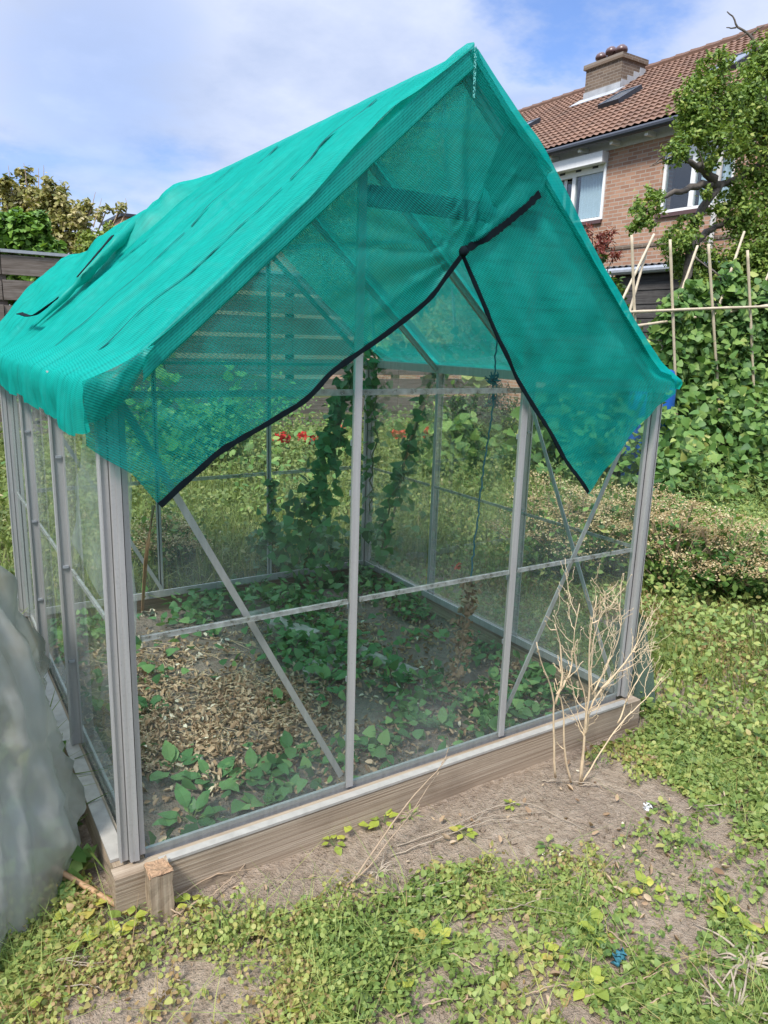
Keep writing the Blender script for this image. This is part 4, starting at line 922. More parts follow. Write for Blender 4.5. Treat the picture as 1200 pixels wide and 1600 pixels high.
# ------------------------------------------------------------------ wooden stake, polythene, cane, leaning glass
def rough_box(name, m, c, size, seed, parent=None, amp=0.004):
    r = np.random.default_rng(seed); nz = 9; V = []
    ring = [(-1, -1), (0, -1.02), (1, -1), (1.02, 0), (1, 1), (0, 1.02), (-1, 1), (-1.02, 0)]
    for k in range(nz):
        for (a, b_) in ring: V.append((c[0]+a*size[0]/2+r.normal(0, amp*.3), c[1]+b_*size[1]/2+r.normal(0, amp*.3), c[2]+size[2]*k/(nz-1)+(r.normal(0, amp) if k == nz-1 else 0)))
    F = []
    for k in range(nz-1):
        for i in range(8): F.append([k*8+i, k*8+(i+1) % 8, (k+1)*8+(i+1) % 8, (k+1)*8+i])
    return npmesh(name, np.array(V), [np.array(F), np.array([[(nz-1)*8+i for i in range(8)]])], m, parent)
sc = ony(249, 1385, -0.085)
stake = rough_box('wooden_stake', M['wood_z'], (sc[0], -0.084, GZ-0.12), (0.058, 0.056, 0.135+0.125), 3)
tag(stake, 'short square wooden stake driven in before the near corner of the base', 'stake')
rough_box('top', M['endgrain'], (sc[0], -0.084, 0.004), (0.054, 0.052, 0.010), 9, stake, 0.006)
be = MB().b2(-0.058, -0.0525, -0.05, -0.006, GZ, -0.008).build('board_end', M['endgrain'], gh)
# polythene sheet heaped over something on the left
KX = 18; V = []
nu, nv = 260, 150
RIM = np.array([[-1.6, 0.5], [-1.4, 0.0], [-1.0, -0.26], [-0.62, -0.20], [-0.42, -0.13], [-0.31, -0.09], [-0.22, -0.01], [-0.115, 0.11], [-0.085, 0.25], [-0.08, 0.45], [-0.09, 0.75], [-0.12, 1.05], [-0.28, 1.28], [-0.6, 1.4], [-1.0, 1.4], [-1.5, 1.1], [-1.6, 0.5]])
rim = resample(RIM, nu); CC = np.array([-0.72, 0.66])
for i in range(nu):
    for j in range(nv):
        v = j/(nv-1); q = CC*(1-v**0.85)+rim[i]*v**0.85
        h = 0.98*(1-v**4.0)**0.66
        a = i/nu*2*math.pi
        fi, hj = i*90/nu, h
        def rid(x_, y_): return 1-2*abs(vnoise(x_, y_)-0.5)*2
        fold = 0.03*math.sin(a*11+3*vnoise(a*3, v*2))*v**1.2*(1-v**10*0.6)
        fold += 0.8*(0.075*(vnoise(fi*0.34+hj*0.7, hj*0.5+1)-0.5)+0.085*(rid(fi*0.30+hj*1.3, hj*0.3+5)-0.5)+0.030*(rid(fi*0.75-hj*2.2, hj*0.6+8)-0.5))*min(1, v*1.5)
        nz = (fbm(q[0]*4+3, q[1]*4+h*4, 3)-0.5)
        dr = (rim[i]-CC); dr = dr/np.linalg.norm(dr)
        q = q+dr*(fold+nz*0.03*v)*(0.75)
        z = GZ+0.012+h+nz*0.015
        pt = np.array([q[0], q[1], z])
        for K, amp, nf, ph in ((np.array([-0.09, 0.30, 0.27]), 0.030, 2.3, 0.3), (np.array([-0.10, 0.14, 0.0]), 0.034, 2.0, 1.7), (np.array([-0.45, 0.05, 0.55]), 0.022, 1.8, 4.1)):
            e = pt-K; al = math.atan2(e[2], e @ np.array([-0.75, -0.66, 0])); dd = np.linalg.norm(e)
            k_ = vnoise(al*nf*2+ph*7, 0.5+dd*0.8); pt = pt+np.array([dr[0], dr[1], 0.15])*0.85*amp*((1-2*abs(2*k_-1))*math.exp(-dd/0.34)*min(1, dd/0.05))
        A_, B_ = np.array([-0.085, 0.19, -0.035]), np.array([-0.47, -0.17, -0.045]); ab = B_-A_; tt = np.clip((pt-A_)@ab/(ab@ab), -0.3, 1.2); dl = np.linalg.norm(pt-(A_+ab*tt)); pt[:2] += dr*0.06*math.exp(-dl/0.03)
        zz = np.clip((pt[2]-GZ)/0.15, 0, 1); pt[:2] -= dr*(0.12*(1-zz)-0.09*np.clip((0.055-(pt[2]-GZ))/0.055, 0, 1))*np.clip((0.55-pt[1])/0.3, 0, 1)
        flare = max(0, 0.12-(pt[2]-GZ))/0.12; pt[:2] += dr*0.035*flare*(0.3+1.4*vnoise(fi*0.45, 2))*(q[1] < 0.12)
        V.append((min(pt[0], -0.062), pt[1], max(pt[2], GZ+0.004)))
poly = npmesh('polythene_sheet', np.array(V), grid_faces(nu, nv), M['poly'], None, None, True)
tag(poly, 'grimy translucent polythene sheet draped in a heap at the left edge', 'plastic sheet')
a = onz(112, 1372, GZ+0.06); b = onz(206, 1428, GZ+0.015)
o = MB().tube(resample([a+(a-b)*0.5, a, b], 14), 0.0075*(1+0.2*(np.arange(14) % 5 == 2)), 8).build('bamboo_stick', M['cane_dark'], None, True)
tag(o, 'brown bamboo stick poking out from under the polythene sheet', 'stick')
# sheets of glass leaning at the far corner
lg = MB(); pL = [onz(1037, 1112, GZ), ony(1000, 1075, 0.12)]
g0 = np.array([1.985, 0.02, GZ]); g1 = np.array([2.10, 0.10, GZ])
V = np.array([[2.03, 0.06, GZ-0.01], [2.11, -0.02, GZ-0.01], [2.085, 0.0, 0.05], [2.03, 0.03, 0.28], [1.975, 0.06, 0.36], [1.965, 0.10, 0.30], [1.97, 0.13, 0.1]])
V2_ = np.concatenate([V, V+np.array([0.012, 0.012, 0])]); n_ = len(V)
o = npmesh('glass_sheet', V2_, [np.array([[i, (i+1) % n_, (i+1) % n_+n_, i+n_] for i in range(n_)]), np.array([list(range(n_))[::-1], list(range(n_, 2*n_))])], M['dkglass'])
tag(o, 'mossy offcut of glass leaning against the far front corner post', 'glass sheet')

# torn polythene hanging inside the left wall
E4 = np.array([onx(128, 652, 0.03), onx(192, 690, 0.03), onx(204, 1030, 0.03), onx(104, 850, 0.03)]); V = []
for i in range(24):
    for j in range(40):
        a, b_ = i/23, j/39; q = (E4[0]*(1-a)+E4[1]*a)*(1-b_)+(E4[3]*(1-a)+E4[2]*a)*b_
        V.append(q+np.array([0.012+0.03*(fbm(a*3+b_*2, b_*4-a*2, 3)-0.4), 0.02*(vnoise(b_*6, 4)-.5)*(a < .1), 0.02*(vnoise(a*7, 8)-.5)]))
o = npmesh('polythene_strip', np.array(V), grid_faces(24, 40), M['poly_thin'], None, None, True); tag(o, 'creased clear polythene strip hanging behind the left glass beside the corner post', 'plastic strip')
# ------------------------------------------------------------------ things inside
def gz_in(x, y): return ground_z(x, y)+0.035
tw = [np.array([1.22, 0.75, 1.43]), np.array([1.215, 0.75, 1.27]), np.array([1.20, 0.76, 1.0]), np.array([1.215, 0.75, 0.75]), np.array([1.21, 0.74, 0.5])]
top = ony(775, 545, 0.55); mid = ony(757, 720, 0.55); low = ony(738, 872, 0.52); bot = ony(733, 930, 0.5)
st_ = MB(); P = smooth_path([top+np.array([0, 0, 0.10]), top, ony(770, 640, .55), mid, low, bot], 60); P += rng.normal(0, 0.0022, P.shape); st_.tube(P, 0.0034, 6)
o = st_.build('string', M['string'], None, True); tag(o, 'frayed blue twine hanging from the greenhouse roof', 'string')
k_ = MB()
for i in range(26):
    c = ony(771, 592, .55)+rng.normal(0, 0.007, 3); k_.tube([c, c+rng.normal(0, 0.012, 3), c+rng.normal(0, 0.016, 3)], 0.0028, 5)
for i in range(14):
    c = ony(772+rng.normal(0, 2), 608, .55); k_.tube(smooth_path([c, c+np.array([rng.normal(0, .012), 0, -0.03]), c+np.array([rng.normal(0, .02), 0, -0.07])], 8), 0.0012, 4)
k_.build('frayed_knot', M['string'], o)
# dead climber hanging from the string
P = smooth_path([ony(735, 905, .5), ony(728, 960, .5), ony(722, 1010, .48), ony(708, 1070, .45), onz(695, 1112, GZ+0.03)], 40)
o = tag(empty('dead_climber', P[-1]), 'shrivelled brown plant hanging from the blue twine', 'dead plant')
MB().tube(P, 0.004, 5).build('stem', M['drystem2'], o)
t = rng.integers(0, 40, 260); scatter('dry_leaves', M['l_dry'], P[t]+rng.normal(0, 0.018, (260, 3))*np.array([1, 1, .7]), rng.uniform(0.02, 0.045, 260), T_CURL, 2.0, rng.random(260)*0.7, o)
# climbing bindweed and its supports
def climber(label, pts, rad, n, size, seed):
    o = leafy_column('climbing_vine', label, 'vine', 'vines climbing inside the greenhouse', pts, rad, n, size, M['l_bind'], T_HEART, seed, bias=0.4); return o
def zz(u, v, y): return ony(u, v, y)
climber('leafy vine leaning up a string left of the middle mullion', [onz(470, 905, GZ+.03), zz(490, 800, 1.55), zz(520, 690, 1.6), zz(545, 610, 1.65), zz(562, 555, 1.7)], [0.24, 0.15, 0.05, 0.04, 0.03], 520, 0.052, 131)
climber('thin vine twisting round a brown cane right of the mullion', [onz(590, 900, GZ+.03), zz(600, 820, 1.5), zz(632, 720, 1.5), zz(660, 640, 1.5), zz(683, 570, 1.5)], [0.17, 0.10, 0.045, 0.04, 0.02], 220, 0.055, 132)
climber('dark vine filling the rear corner up to the eaves', [onz(575, 880, GZ+.03), zz(580, 790, 1.9), zz(583, 700, 1.9), zz(590, 600, 1.9), zz(578, 530, 1.9)], [0.20, 0.14, 0.06, 0.03, 0.05], 170, 0.05, 133)
climber('low tangled vine at the foot of the rear wall', [onz(430, 900, GZ+.03), onz(500, 890, GZ+.12), onz(560, 880, GZ+.1)], [0.15, 0.2, 0.16], 520, 0.062, 134)
climber('short vine at the foot of the left rear mullion', [onz(425, 900, GZ+.03), zz(424, 840, 1.9), zz(425, 790, 1.92), zz(426, 750, 1.92)], [0.14, 0.05, 0.012, 0.006], 110, 0.05, 135)
o = MB().tube(resample([onz(598, 880, GZ), zz(640, 690, 1.5), zz(690, 560, 1.5)], 20), 0.008, 7).build('garden_cane', M['cane_dark'], None, True); tag(o, 'brown cane leaning up inside the greenhouse carrying a thin vine', 'cane')
o = MB().tube(resample([onz(222, 960, GZ), zz(228, 870, .75), zz(240, 790, .8)], 14), 0.007, 6).build('garden_cane', M['cane_dark'], None, True); tag(o, 'reddish cane standing behind the near left corner post', 'cane')
# reddish petal stuck on the pane
o = scatter('withered_flower', M['l_dry'], np.tile(ony(713, 884, 0.012), (9, 1))+rng.normal(0, 0.004, (9, 3)), 0.014, T_CURL, 1.5, np.zeros(9)); o.data.materials[0] = M['pinkpot']; tag(o, 'shrivelled dark red flower caught against the front pane', 'flower')
# concrete edging and slabs half buried
def block(label, u0, v0, u1, v1, w, h, seed):
    a = onz(u0, v0, GZ+.075); b = onz(u1, v1, GZ+.075); r = np.random.default_rng(seed); d = b-a; Ln = np.linalg.norm(d[:2]); ax = d/np.linalg.norm(d); sd = np.array([-ax[1], ax[0], 0])
    V = []; n = 9
    prof = [(-w/2, -0.05), (-w/2, h-0.012), (-w/2+0.012, h), (w/2-0.012, h), (w/2, h-0.012), (w/2, -0.05)]
    for i in range(n):
        for (s, z) in prof: V.append(a+ax*Ln*i/(n-1)+sd*(s+r.normal(0, .003))+np.array([0, 0, z-0.02+r.normal(0, .003)]))
    k = len(prof); F = grid_faces(n, k); o = npmesh('concrete_block', np.array(V), [F[:, ::-1], np.array([[i for i in range(k)][::-1], [(n-1)*k+i for i in range(k)]])], M['concrete'])
    return tag(o, label, 'concrete block', 'concrete edging inside the greenhouse')
block('broken concrete block lying beside the dry leaves behind the crossing brace', 430, 978, 492, 1002, 0.10, 0.06, 1)
block('flat concrete slab end left of the middle mullion', 490, 1012, 545, 1006, 0.09, 0.03, 2)
block('concrete edging piece right of the middle mullion', 560, 1015, 650, 1052, 0.06, 0.035, 3)
block('half buried slab behind the mullion near bindweed', 470, 1045, 530, 1030, 0.12, 0.02, 4)
block('small pale stone edge among the leaves below the left rail', 385, 960, 430, 952, 0.06, 0.03, 5)
# litter of dry leaves
def uniform_pts(n, x0, x1, y0, y1, dens, r=rng):
    x = r.uniform(x0, x1, n); y = r.uniform(y0, y1, n); k = r.random(n) < dens(x, y); return x[k], y[k]
def lit_d(x, y): return np.clip(1.25-((x-0.50)/0.55)**2-((y-0.72)/0.62)**2, 0.28, 1)*np.clip(0.25+1.5*(fbm(x*5, y*5, 3)-0.3), 0, 1)
x, y = uniform_pts(30000, 0.04, 1.86, 0.05, 1.7, lit_d)
P = np.stack([x, y, gz_in(x, y)+rng.uniform(0.002, 0.028, len(x))], 1)
o = scatter('leaf_litter', M['l_dry'], P, rng.uniform(0.010, 0.034, len(x)), T_CURL, 0.9, np.clip(rng.normal(0.5, 0.25, len(x)), 0, 1)); tag(o, 'carpet of crisp brown dead leaves on the greenhouse floor', None, None, 'stuff')
x, y = uniform_pts(2600, 0.04, 0.95, 0.5, 1.5, lit_d); P = np.stack([x, y, gz_in(x, y)+0.012], 1)
mb = MB()
for p in P[:520]:
    d = rng.normal(0, 1, 3)*np.array([1, 1, .15]); d *= rng.uniform(.02, .075)/np.linalg.norm(d); mb.tube([p-d, p+rng.normal(0, .006, 3), p+d], 0.0012, 4)
tag(mb.build('stalk_litter', M['drystem'], None), 'broken dry stalks mixed with the leaf litter', None, None, 'stuff')
names = ['pale crumpled paper scrap among the dry leaves beside the corner post', 'white paper scrap on the dry leaves, nearest the left pane', 'torn white paper scrap right of the dry leaf pile', 'pale husk scrap at the back edge of the dry leaves']
for i, (u, v, s) in enumerate(((232, 962, .07), (308, 1030, .05), (350, 1006, .06), (318, 975, .09))):
    scrap('paper_scrap', names[i], 'paper scrap', onz(u, v, GZ+.05), s, plain('old_paper%d' % i, (0.55, 0.5, 0.38), .9) if i == 0 else M['paper'] if 'paper' in M else M.setdefault('paper', plain('faded_paper', (0.62, 0.58, 0.46), .9)), 11+i)
# bindweed carpet
def bind_d(x, y):
    lit = np.clip(1.3-((x-0.50)/0.50)**2-((y-0.72)/0.5)**2, 0, 1)
    return np.clip(0.25+1.2*np.clip((y-0.95)/0.5, 0, 1)+1.0*np.clip((0.34-y)/0.25, 0, 1)+0.35*(x > 0.95), 0, 1)*np.clip(4*(fbm(x*4+2, y*4, 3)-0.40), 0.05, 1)*(1-lit*0.96)
x, y = uniform_pts(6800, 0.05, 1.86, 0.06, 1.94, bind_d)
P = np.stack([x, y, gz_in(x, y)+rng.uniform(0.02, 0.085, len(x))+0.05*(y > 1.3)*rng.random(len(x))], 1)
o = scatter('bindweed_carpet', M['l_bind'], P, rng.uniform(0.022, 0.056, len(x)), T_HEART, 0.6, np.clip(rng.normal(.55, .25, len(x)), 0, 1)); tag(o, 'carpet of dark green bindweed over the greenhouse floor', None, None, 'stuff')
# large leafed weeds inside
def rosette(name, label, cat, grp, c, n, ln, m, seed, up=0.5, T=T_OV, bias=0.5, wide=1.0):
    r = np.random.default_rng(seed); o = tag(empty(name, c), label, cat, grp); V = []; F = []; tt = []; mb = MB()
    for i in range(n):
        az = 2*math.pi*i/n*1.618+r.normal(0, .3); el = r.uniform(0.1, 1.0)*up; l = ln*r.uniform(.6, 1.2); d = np.array([math.cos(az)*math.cos(el), math.sin(az)*math.cos(el), math.sin(el)])
        a = np.asarray(c, float)+d*l*0.55+np.array([0, 0, 0.01]); mb.tube(smooth_path([c, np.asarray(c)+d*l*.3+np.array([0, 0, .012]), a], 6), 0.0022*ln/0.1, 5)
        h = d*math.cos(.5)-np.array([0, 0, 1])*math.sin(.25); h /= np.linalg.norm(h); sdv = np.cross(h, [0, 0, 1.0]); sdv /= np.linalg.norm(sdv); nn = np.cross(sdv, h)
        for (px_, py_, pz_) in T[0]: V.append(a+sdv*px_*l*wide+h*py_*l+nn*(pz_+0.05*math.sin(py_*9+i))*l)
        F += [[q+i*len(T[0]) for q in f] for f in T[1]]; tt += [np.clip(bias+r.normal(0, .22), 0, 1)]*len(T[0])
    mb.build('stems', M['vinestem'], o); npmesh('leaves', np.array(V), np.array(F), m, o, np.array(tt)); return o
big = [((238, 1120), .10, 'large leafed weed pressed to the glass beside the corner post'), ((270, 1215), .12, 'lush weed filling the near left pane corner'), ((330, 1230), .11, 'lush weed below the dry leaves in the left pane'), ((300, 1290), .10, 'drooping weed at the very bottom of the left pane'), ((395, 1225), .10, 'spreading weed under the diagonal brace'), ((440, 1110), .07, 'small weed standing among the dry leaves'), ((455, 1190), .09, 'upright weed right of the brace foot'), ((512, 1080), .11, 'broad pointed leaf weed left of the middle mullion'), ((410, 1270), .08, 'low weed along the sill in the left pane'),
       ((640, 1140), .09, 'pale upright weed in the middle pane'), ((600, 1180), .09, 'low weed at the foot of the middle mullion'), ((690, 1150), .08, 'weed clump at the middle of the middle pane sill'), ((740, 1115), .09, 'broad weed beside the right mullion'), ((770, 1075), .08, 'trailing weed by the foot of the right mullion'), ((830, 1080), .09, 'weed clump in the right pane behind the dry bush'), ((650, 1000), .06, 'small weed in the middle of the greenhouse floor'), ((720, 985), .06, 'bindweed clump beside the hanging dead plant'), ((840, 1040), .08, 'weed curling round the lower end of the right brace')]
for i, ((u, v), s, lb) in enumerate(big):
    c = onz(u, v, GZ+.03); rosette('broadleaf_weed', lb, 'weed', 'large weeds inside the greenhouse', c, 14, s*.72, M['l_bind'], 200+i, 1.1, T_OV, 0.6)

# ------------------------------------------------------------------ weeds and grass outside
def outside(x, y): return ~((x > -0.09) & (x < W+0.09) & (y > -0.09) & (y < L+0.09))
def cover_d(x, y):
    n = fbm(x*2.6+5, y*2.6+1, 4); d = np.zeros_like(x)
    # big green patch in the foreground, ragged along the bare strip by the base
    edge = -0.225-0.25*(x-0.35)+0.10*(fbm(x*6, y*6, 2)-0.5)
    a = np.clip((edge-y)/0.14+0.1, 0, 1)*np.clip((1.3-x)/0.35, 0, 1); d = np.maximum(d, a*np.clip(0.62+5*(n-0.45), 0.07, 1)*(1-.12*np.clip((0.25-x)/.2, 0, 1)*np.clip((y+.62)/.2, 0, 1)))
    b = np.clip((x-1.55)/0.3, 0, 1)*np.clip((x-1.5-0.0*y)/0.2, 0, 1); d = np.maximum(d, b*np.clip(0.3+4*(n-0.44), 0.06, .8))
    c = np.clip((x-0.85)/0.3, 0, 1)*np.clip((-0.45-y)/0.15, 0, 1); d = np.maximum(d*(1-.7*c), c*np.clip(3*(n-0.44), 0.06, .7))
    e = np.clip((-0.06-x)/0.1, 0, 1)*np.clip((y+0.5)/0.3, 0, 1)*np.clip((1.0-0*y), 0, 1); d = np.maximum(d, e*np.clip(4*(n-0.42), 0.05, 1))
    return np.where(outside(x, y), d, 0)
rc = np.random.default_rng(15)
xs_, ys_ = uniform_pts(190000, -1.1, 4.2, -1.5, 2.4, cover_d, rc)
near = np.clip(1.4-np.hypot(xs_-CAM[0], ys_-CAM[1])/4.0, 0.25, 1); k = rc.random(len(xs_)) < near; xs_ = xs_[k]; ys_ = ys_[k]; ns = len(xs_)
kind_ = fbm(xs_*3+40, ys_*3, 3)+rc.normal(0, .05, ns); small = kind_ < 0.50
nl_ = rc.integers(5, 13, ns); own = np.repeat(np.arange(ns), nl_); n = len(own)
rad_ = rc.uniform(.010, .040, ns)[own]; an = rc.uniform(0, 2*math.pi, n); q = np.sqrt(rc.random(n))*rad_
x = xs_[own]+q*np.cos(an); y = ys_[own]+q*np.sin(an); hs = (rc.uniform(.006, .062, ns)*np.clip(2.6*(fbm(xs_*5, ys_*5, 3)-.2), .2, 1.4))[own]
P = np.stack([x, y, ground_z(x, y)+0.004+hs*(1-.6*(q/rad_)**2)*rc.uniform(.4, 1.1, n)], 1)
k = outside(x, y); 
yel = np.clip(1.8*(fbm(x*2+30, y*2, 3)-0.42), 0, 0.5)+np.clip((x-1.8)/2, 0, .22)
tn = np.clip(rc.normal(0.40, 0.13, ns)[own]+rc.normal(0, .13, n)+yel, 0, 1); big_ = (~small)[own]
size = rc.uniform(.007, .014, n)*(1+.35*(x > 1.7)); size = np.where(big_, size*1.5, size)
out_ = np.stack([np.cos(an), np.sin(an), np.full(n, 1.1)], 1); out_ /= np.linalg.norm(out_, axis=1)[:, None]
s_ = k & ~big_; b_ = k & big_
o = scatter('ground_cover', M['l_cover'], P[s_], size[s_], T_RND, 0.5, tn[s_], None, out_[s_], rc); tag(o, 'low small-leafed green weeds carpeting the soil', None, None, 'stuff')
o = scatter('ground_cover', M['l_cover'], P[b_], size[b_], T_HEART, 0.5, tn[b_], None, out_[b_], rc); tag(o, 'patches of larger heart-leafed weeds among the small carpet weeds', None, None, 'stuff')
# wispy grey green tufts
xw, yw = uniform_pts(1500, -.9, 2.6, -1.4, .2, lambda x, y: cover_d(x, y)*(fbm(x*4+11, y*4+2, 3) > .5), rc); nw = len(xw); ow = np.repeat(np.arange(nw), 26)
Pw = np.stack([xw[ow]+rc.normal(0, .016, len(ow)), yw[ow]+rc.normal(0, .016, len(ow)), np.zeros(len(ow))], 1); Pw[:, 2] = ground_z(Pw[:, 0], Pw[:, 1])+rc.uniform(.005, .05, len(ow))
k = outside(Pw[:, 0], Pw[:, 1]); Pw = Pw[k]
o = scatter('wispy_weeds', M['l_cover'], Pw, rc.uniform(.012, .03, len(Pw)), T_NAR, .9, np.clip(rc.normal(.3, .15, len(Pw)), 0, 1), None, None, rc); tag(o, 'wispy narrow-leafed weeds scattered through the carpet', None, None, 'stuff')
# thin stems inside the carpet
k = rc.choice(len(x), 14000, replace=False)
o = blades('weed_stalks', M['l_cover'], np.stack([x[k], y[k], ground_z(x[k], y[k])], 1), rc.uniform(.04, .13, len(k)), 0.0024, 1.4, np.clip(rc.normal(.55, .25, len(k)), 0, 1), None, rc); tag(o, 'thin sprawling weed stalks among the low leaves', None, None, 'stuff')
# dead leaves and crumbs on open soil
x, y = uniform_pts(9000, -0.9, 3.4, -1.4, 1.3, lambda x, y: np.where(outside(x, y), 0.10+0.6*np.clip((x-0.8)/.5, 0, 1)*np.clip(4*(fbm(x*3+1, y*3, 3)-.40), 0, 1), 0), rc)
P = np.stack([x, y, ground_z(x, y)+0.006+0.01*rc.random(len(x))], 1)
o = scatter('fallen_leaves', M['l_dry'], P, rc.uniform(.008, .034, len(x)), T_CURL, .7, np.clip(rc.normal(.45, .25, len(x)), 0, 1), None, None, rc); tag(o, 'small dead leaves scattered over the garden soil', None, None, 'stuff')
x, y = uniform_pts(11000, -0.5, 3.0, -1.3, 0.3, lambda x, y: np.where(outside(x, y), 0.6*np.clip(3*(fbm(x*4, y*4, 3)-.3), 0, 1), 0), rc)
mb = MB()
for px_, py_ in zip(x, y):
    s = rc.uniform(.0015, .007)*(1+1.6*(rc.random() < .06)); mb.box((px_, py_, float(ground_z(px_, py_))+s*.25), np.array([1, rc.uniform(.6, 1), rc.uniform(.5, .8)])*s, np.array(Matrix.Rotation(rc.uniform(0, 3), 3, Vector(rc.normal(0, 1, 3)).normalized())))
tag(mb.build('soil_crumbs', M['soil'], None), 'small clods and crumbs of dry soil', None, None, 'stuff')
# grass beyond: right side and field behind the greenhouse, left side
def field(name, label, n, x0, x1, y0, y1, dens, h, w, lean, seed, m='l_grass', bias=0.45):
    r = np.random.default_rng(seed); x, y = uniform_pts(n, x0, x1, y0, y1, dens, r); P = np.stack([x, y, ground_z(x, y)], 1)
    o = blades(name, M[m], P, r.uniform(.5, 1.3, len(x))*h, w, lean, np.clip(r.normal(bias, .2, len(x))+.5*(fbm(x*1.3, y*1.3, 3)-.5), 0, 1), None, r); return tag(o, label, None, None, 'stuff')
field('meadow_grass', 'rough sunlit grass between the greenhouse and the fence', 120000, -4, 8.5, 2.15, 8.4, lambda x, y: np.clip(.25+2.2*(fbm(x*1.2, y*1.2, 3)-.3), .1, 1), .26, .010, .8, 301)
field('verge_grass', 'grass and weeds along the path beside the beans', 95000, 2.0, 8.5, -1.2, 3.2, lambda x, y: np.clip((x-2.1)/1.2, 0, 1)*np.clip(.3+2.5*(fbm(x*1.5+7, y*1.5, 3)-.35), .1, 1), .13, .0065, 1.0, 302, bias=.4)
field('weed_strip', 'rank weeds growing along the left greenhouse wall', 9000, -1.6, -0.09, 0.2, 4, lambda x, y: np.where(x < -0.07, .8, 0), .22, .010, .7, 303, bias=.3)
def herb(name, label, n, x0, x1, y0, y1, dens, h0, h1, size, m, T, seed, bias=.45):
    r = np.random.default_rng(seed); x, y = uniform_pts(n, x0, x1, y0, y1, dens, r); z = ground_z(x, y)+r.uniform(h0, h1, len(x))*np.clip(.3+1.4*fbm(x*2.2, y*2.2, 3), 0, 1.5)
    o = scatter(name, M[m], np.stack([x, y, z], 1), r.uniform(.6, 1.3, len(x))*size, T, .5, np.clip(r.normal(bias, .22, len(x)), 0, 1), None, np.tile([-.2, -.4, .8], (len(x), 1)), r); return tag(o, label, None, None, 'stuff')
herb('meadow_weeds', 'leafy weeds mixed through the far grass', 60000, -3.5, 8, 2.2, 8.3, lambda x, y: np.clip(.3+3*(fbm(x*1.1+4, y*1.1+9, 3)-.38), 0, 1), .02, .38, .038, 'l_grass', T_OV, 311, .4)
herb('verge_weeds', 'leafy yellowing weeds right of the greenhouse', 60000, 2.02, 7.5, -1.0, 3.3, lambda x, y: np.clip(.3+3*(fbm(x*1.6+4, y*1.6+2, 3)-.42), 0, 1), .01, .16, .03, 'l_cover', T_OV, 312, .5)
herb('bank_weeds', 'dark green weeds between polythene and greenhouse wall', 3600, -1.0, -0.09, 0.05, 3.5, lambda x, y: np.ones_like(x)*.9, 0.0, .14, .05, 'l_bean', T_HEART, 313, .5)

herb('tall_weeds', 'tall tangled green weeds in the far plot', 26000, -3.5, 8, 3.2, 8.3, lambda x, y: np.clip(5*(fbm(x*.9+14, y*.9+3, 3)-.50), 0, 1), .05, .75, .06, 'l_bean', T_OV, 321, .5)
herb('verge_thicket', 'tangle of weeds between the flower bank and the beans', 16000, 3.4, 7.2, 0.6, 3.0, lambda x, y: np.clip(.2+4*(fbm(x*1.2+24, y*1.2+3, 3)-.45), 0, 1), .03, .42, .045, 'l_cover', T_NAR, 322, .3)
# tan dried flower clumps outside the right wall
def flower_clump(label, c, rad, h, seed):
    r = np.random.default_rng(seed); o = tag(empty('dried_flower_plant', c), label, 'dried flower plant', 'faded flower plants right of the greenhouse'); mb = MB(); P = []; T_ = []; Lf = []
    for i in range(70):
        a = r.uniform(0, 2*math.pi); q = rad*math.sqrt(r.random()); tip = np.asarray(c)+np.array([q*math.cos(a), q*math.sin(a), h*(1-0.45*(q/rad)**2)*r.uniform(.7, 1.08)])
        mb.tube(smooth_path([c, np.asarray(c)*.6+tip*.4+np.array([0, 0, .04]), tip], 8), 0.0022, 4)
        k = r.integers(40, 75); hd = r.uniform(.03, .055); d = r.normal(0, 1, (k, 3))*np.array([hd, hd, hd*.18]); P.append(tip+d); T_.append(np.clip(r.normal(.55, .22, k)+r.normal(0, .15), 0, 1))
        k = 16; t = r.random(k); Lf.append(np.asarray(c)*(1-t)[:, None]+tip*t[:, None]+r.normal(0, .04, (k, 3)))
    mb.build('stems', M['drystem2'], o); P = np.concatenate(P); Lf = np.concatenate(Lf); Lf[:, 2] = np.maximum(Lf[:, 2], GZ+.01)
    scatter('flower_heads', M['l_flower'], P, r.uniform(.007, .014, len(P)), T_RND, .5, np.concatenate(T_), o, None, r)
    scatter('leaves', M['l_bean'], Lf, r.uniform(.03, .06, len(Lf)), T_OV, .8, np.clip(r.normal(.3, .3, len(Lf)), 0, 1), o, None, r)
FL = [((855, 905), .40, .52, 'faded cream flower plant seen through the pane left of the right brace'), ((905, 915), .36, .46, 'faded flower plant behind the crossing of the two braces'), ((955, 905), .36, .48, 'faded flower plant seen through the pane before the corner post'), ((1045, 935), .34, .46, 'browning flower plant just right of the corner post'), ((1125, 935), .42, .40, 'browning flower plant in the middle of the weedy bank'), ((1195, 945), .38, .32, 'browning flower plant at the right edge of the bank'), ((1010, 880), .36, .40, 'pale flower plant behind the corner post'), ((255, 905), .25, .3, 'pale flower plant behind the greenhouse beyond the left brace')]
for i, ((u, v), rr, h, lb) in enumerate(FL):
    c = onz(u, v, GZ)
    flower_clump(lb, c, rr, h*1.3, 400+i)
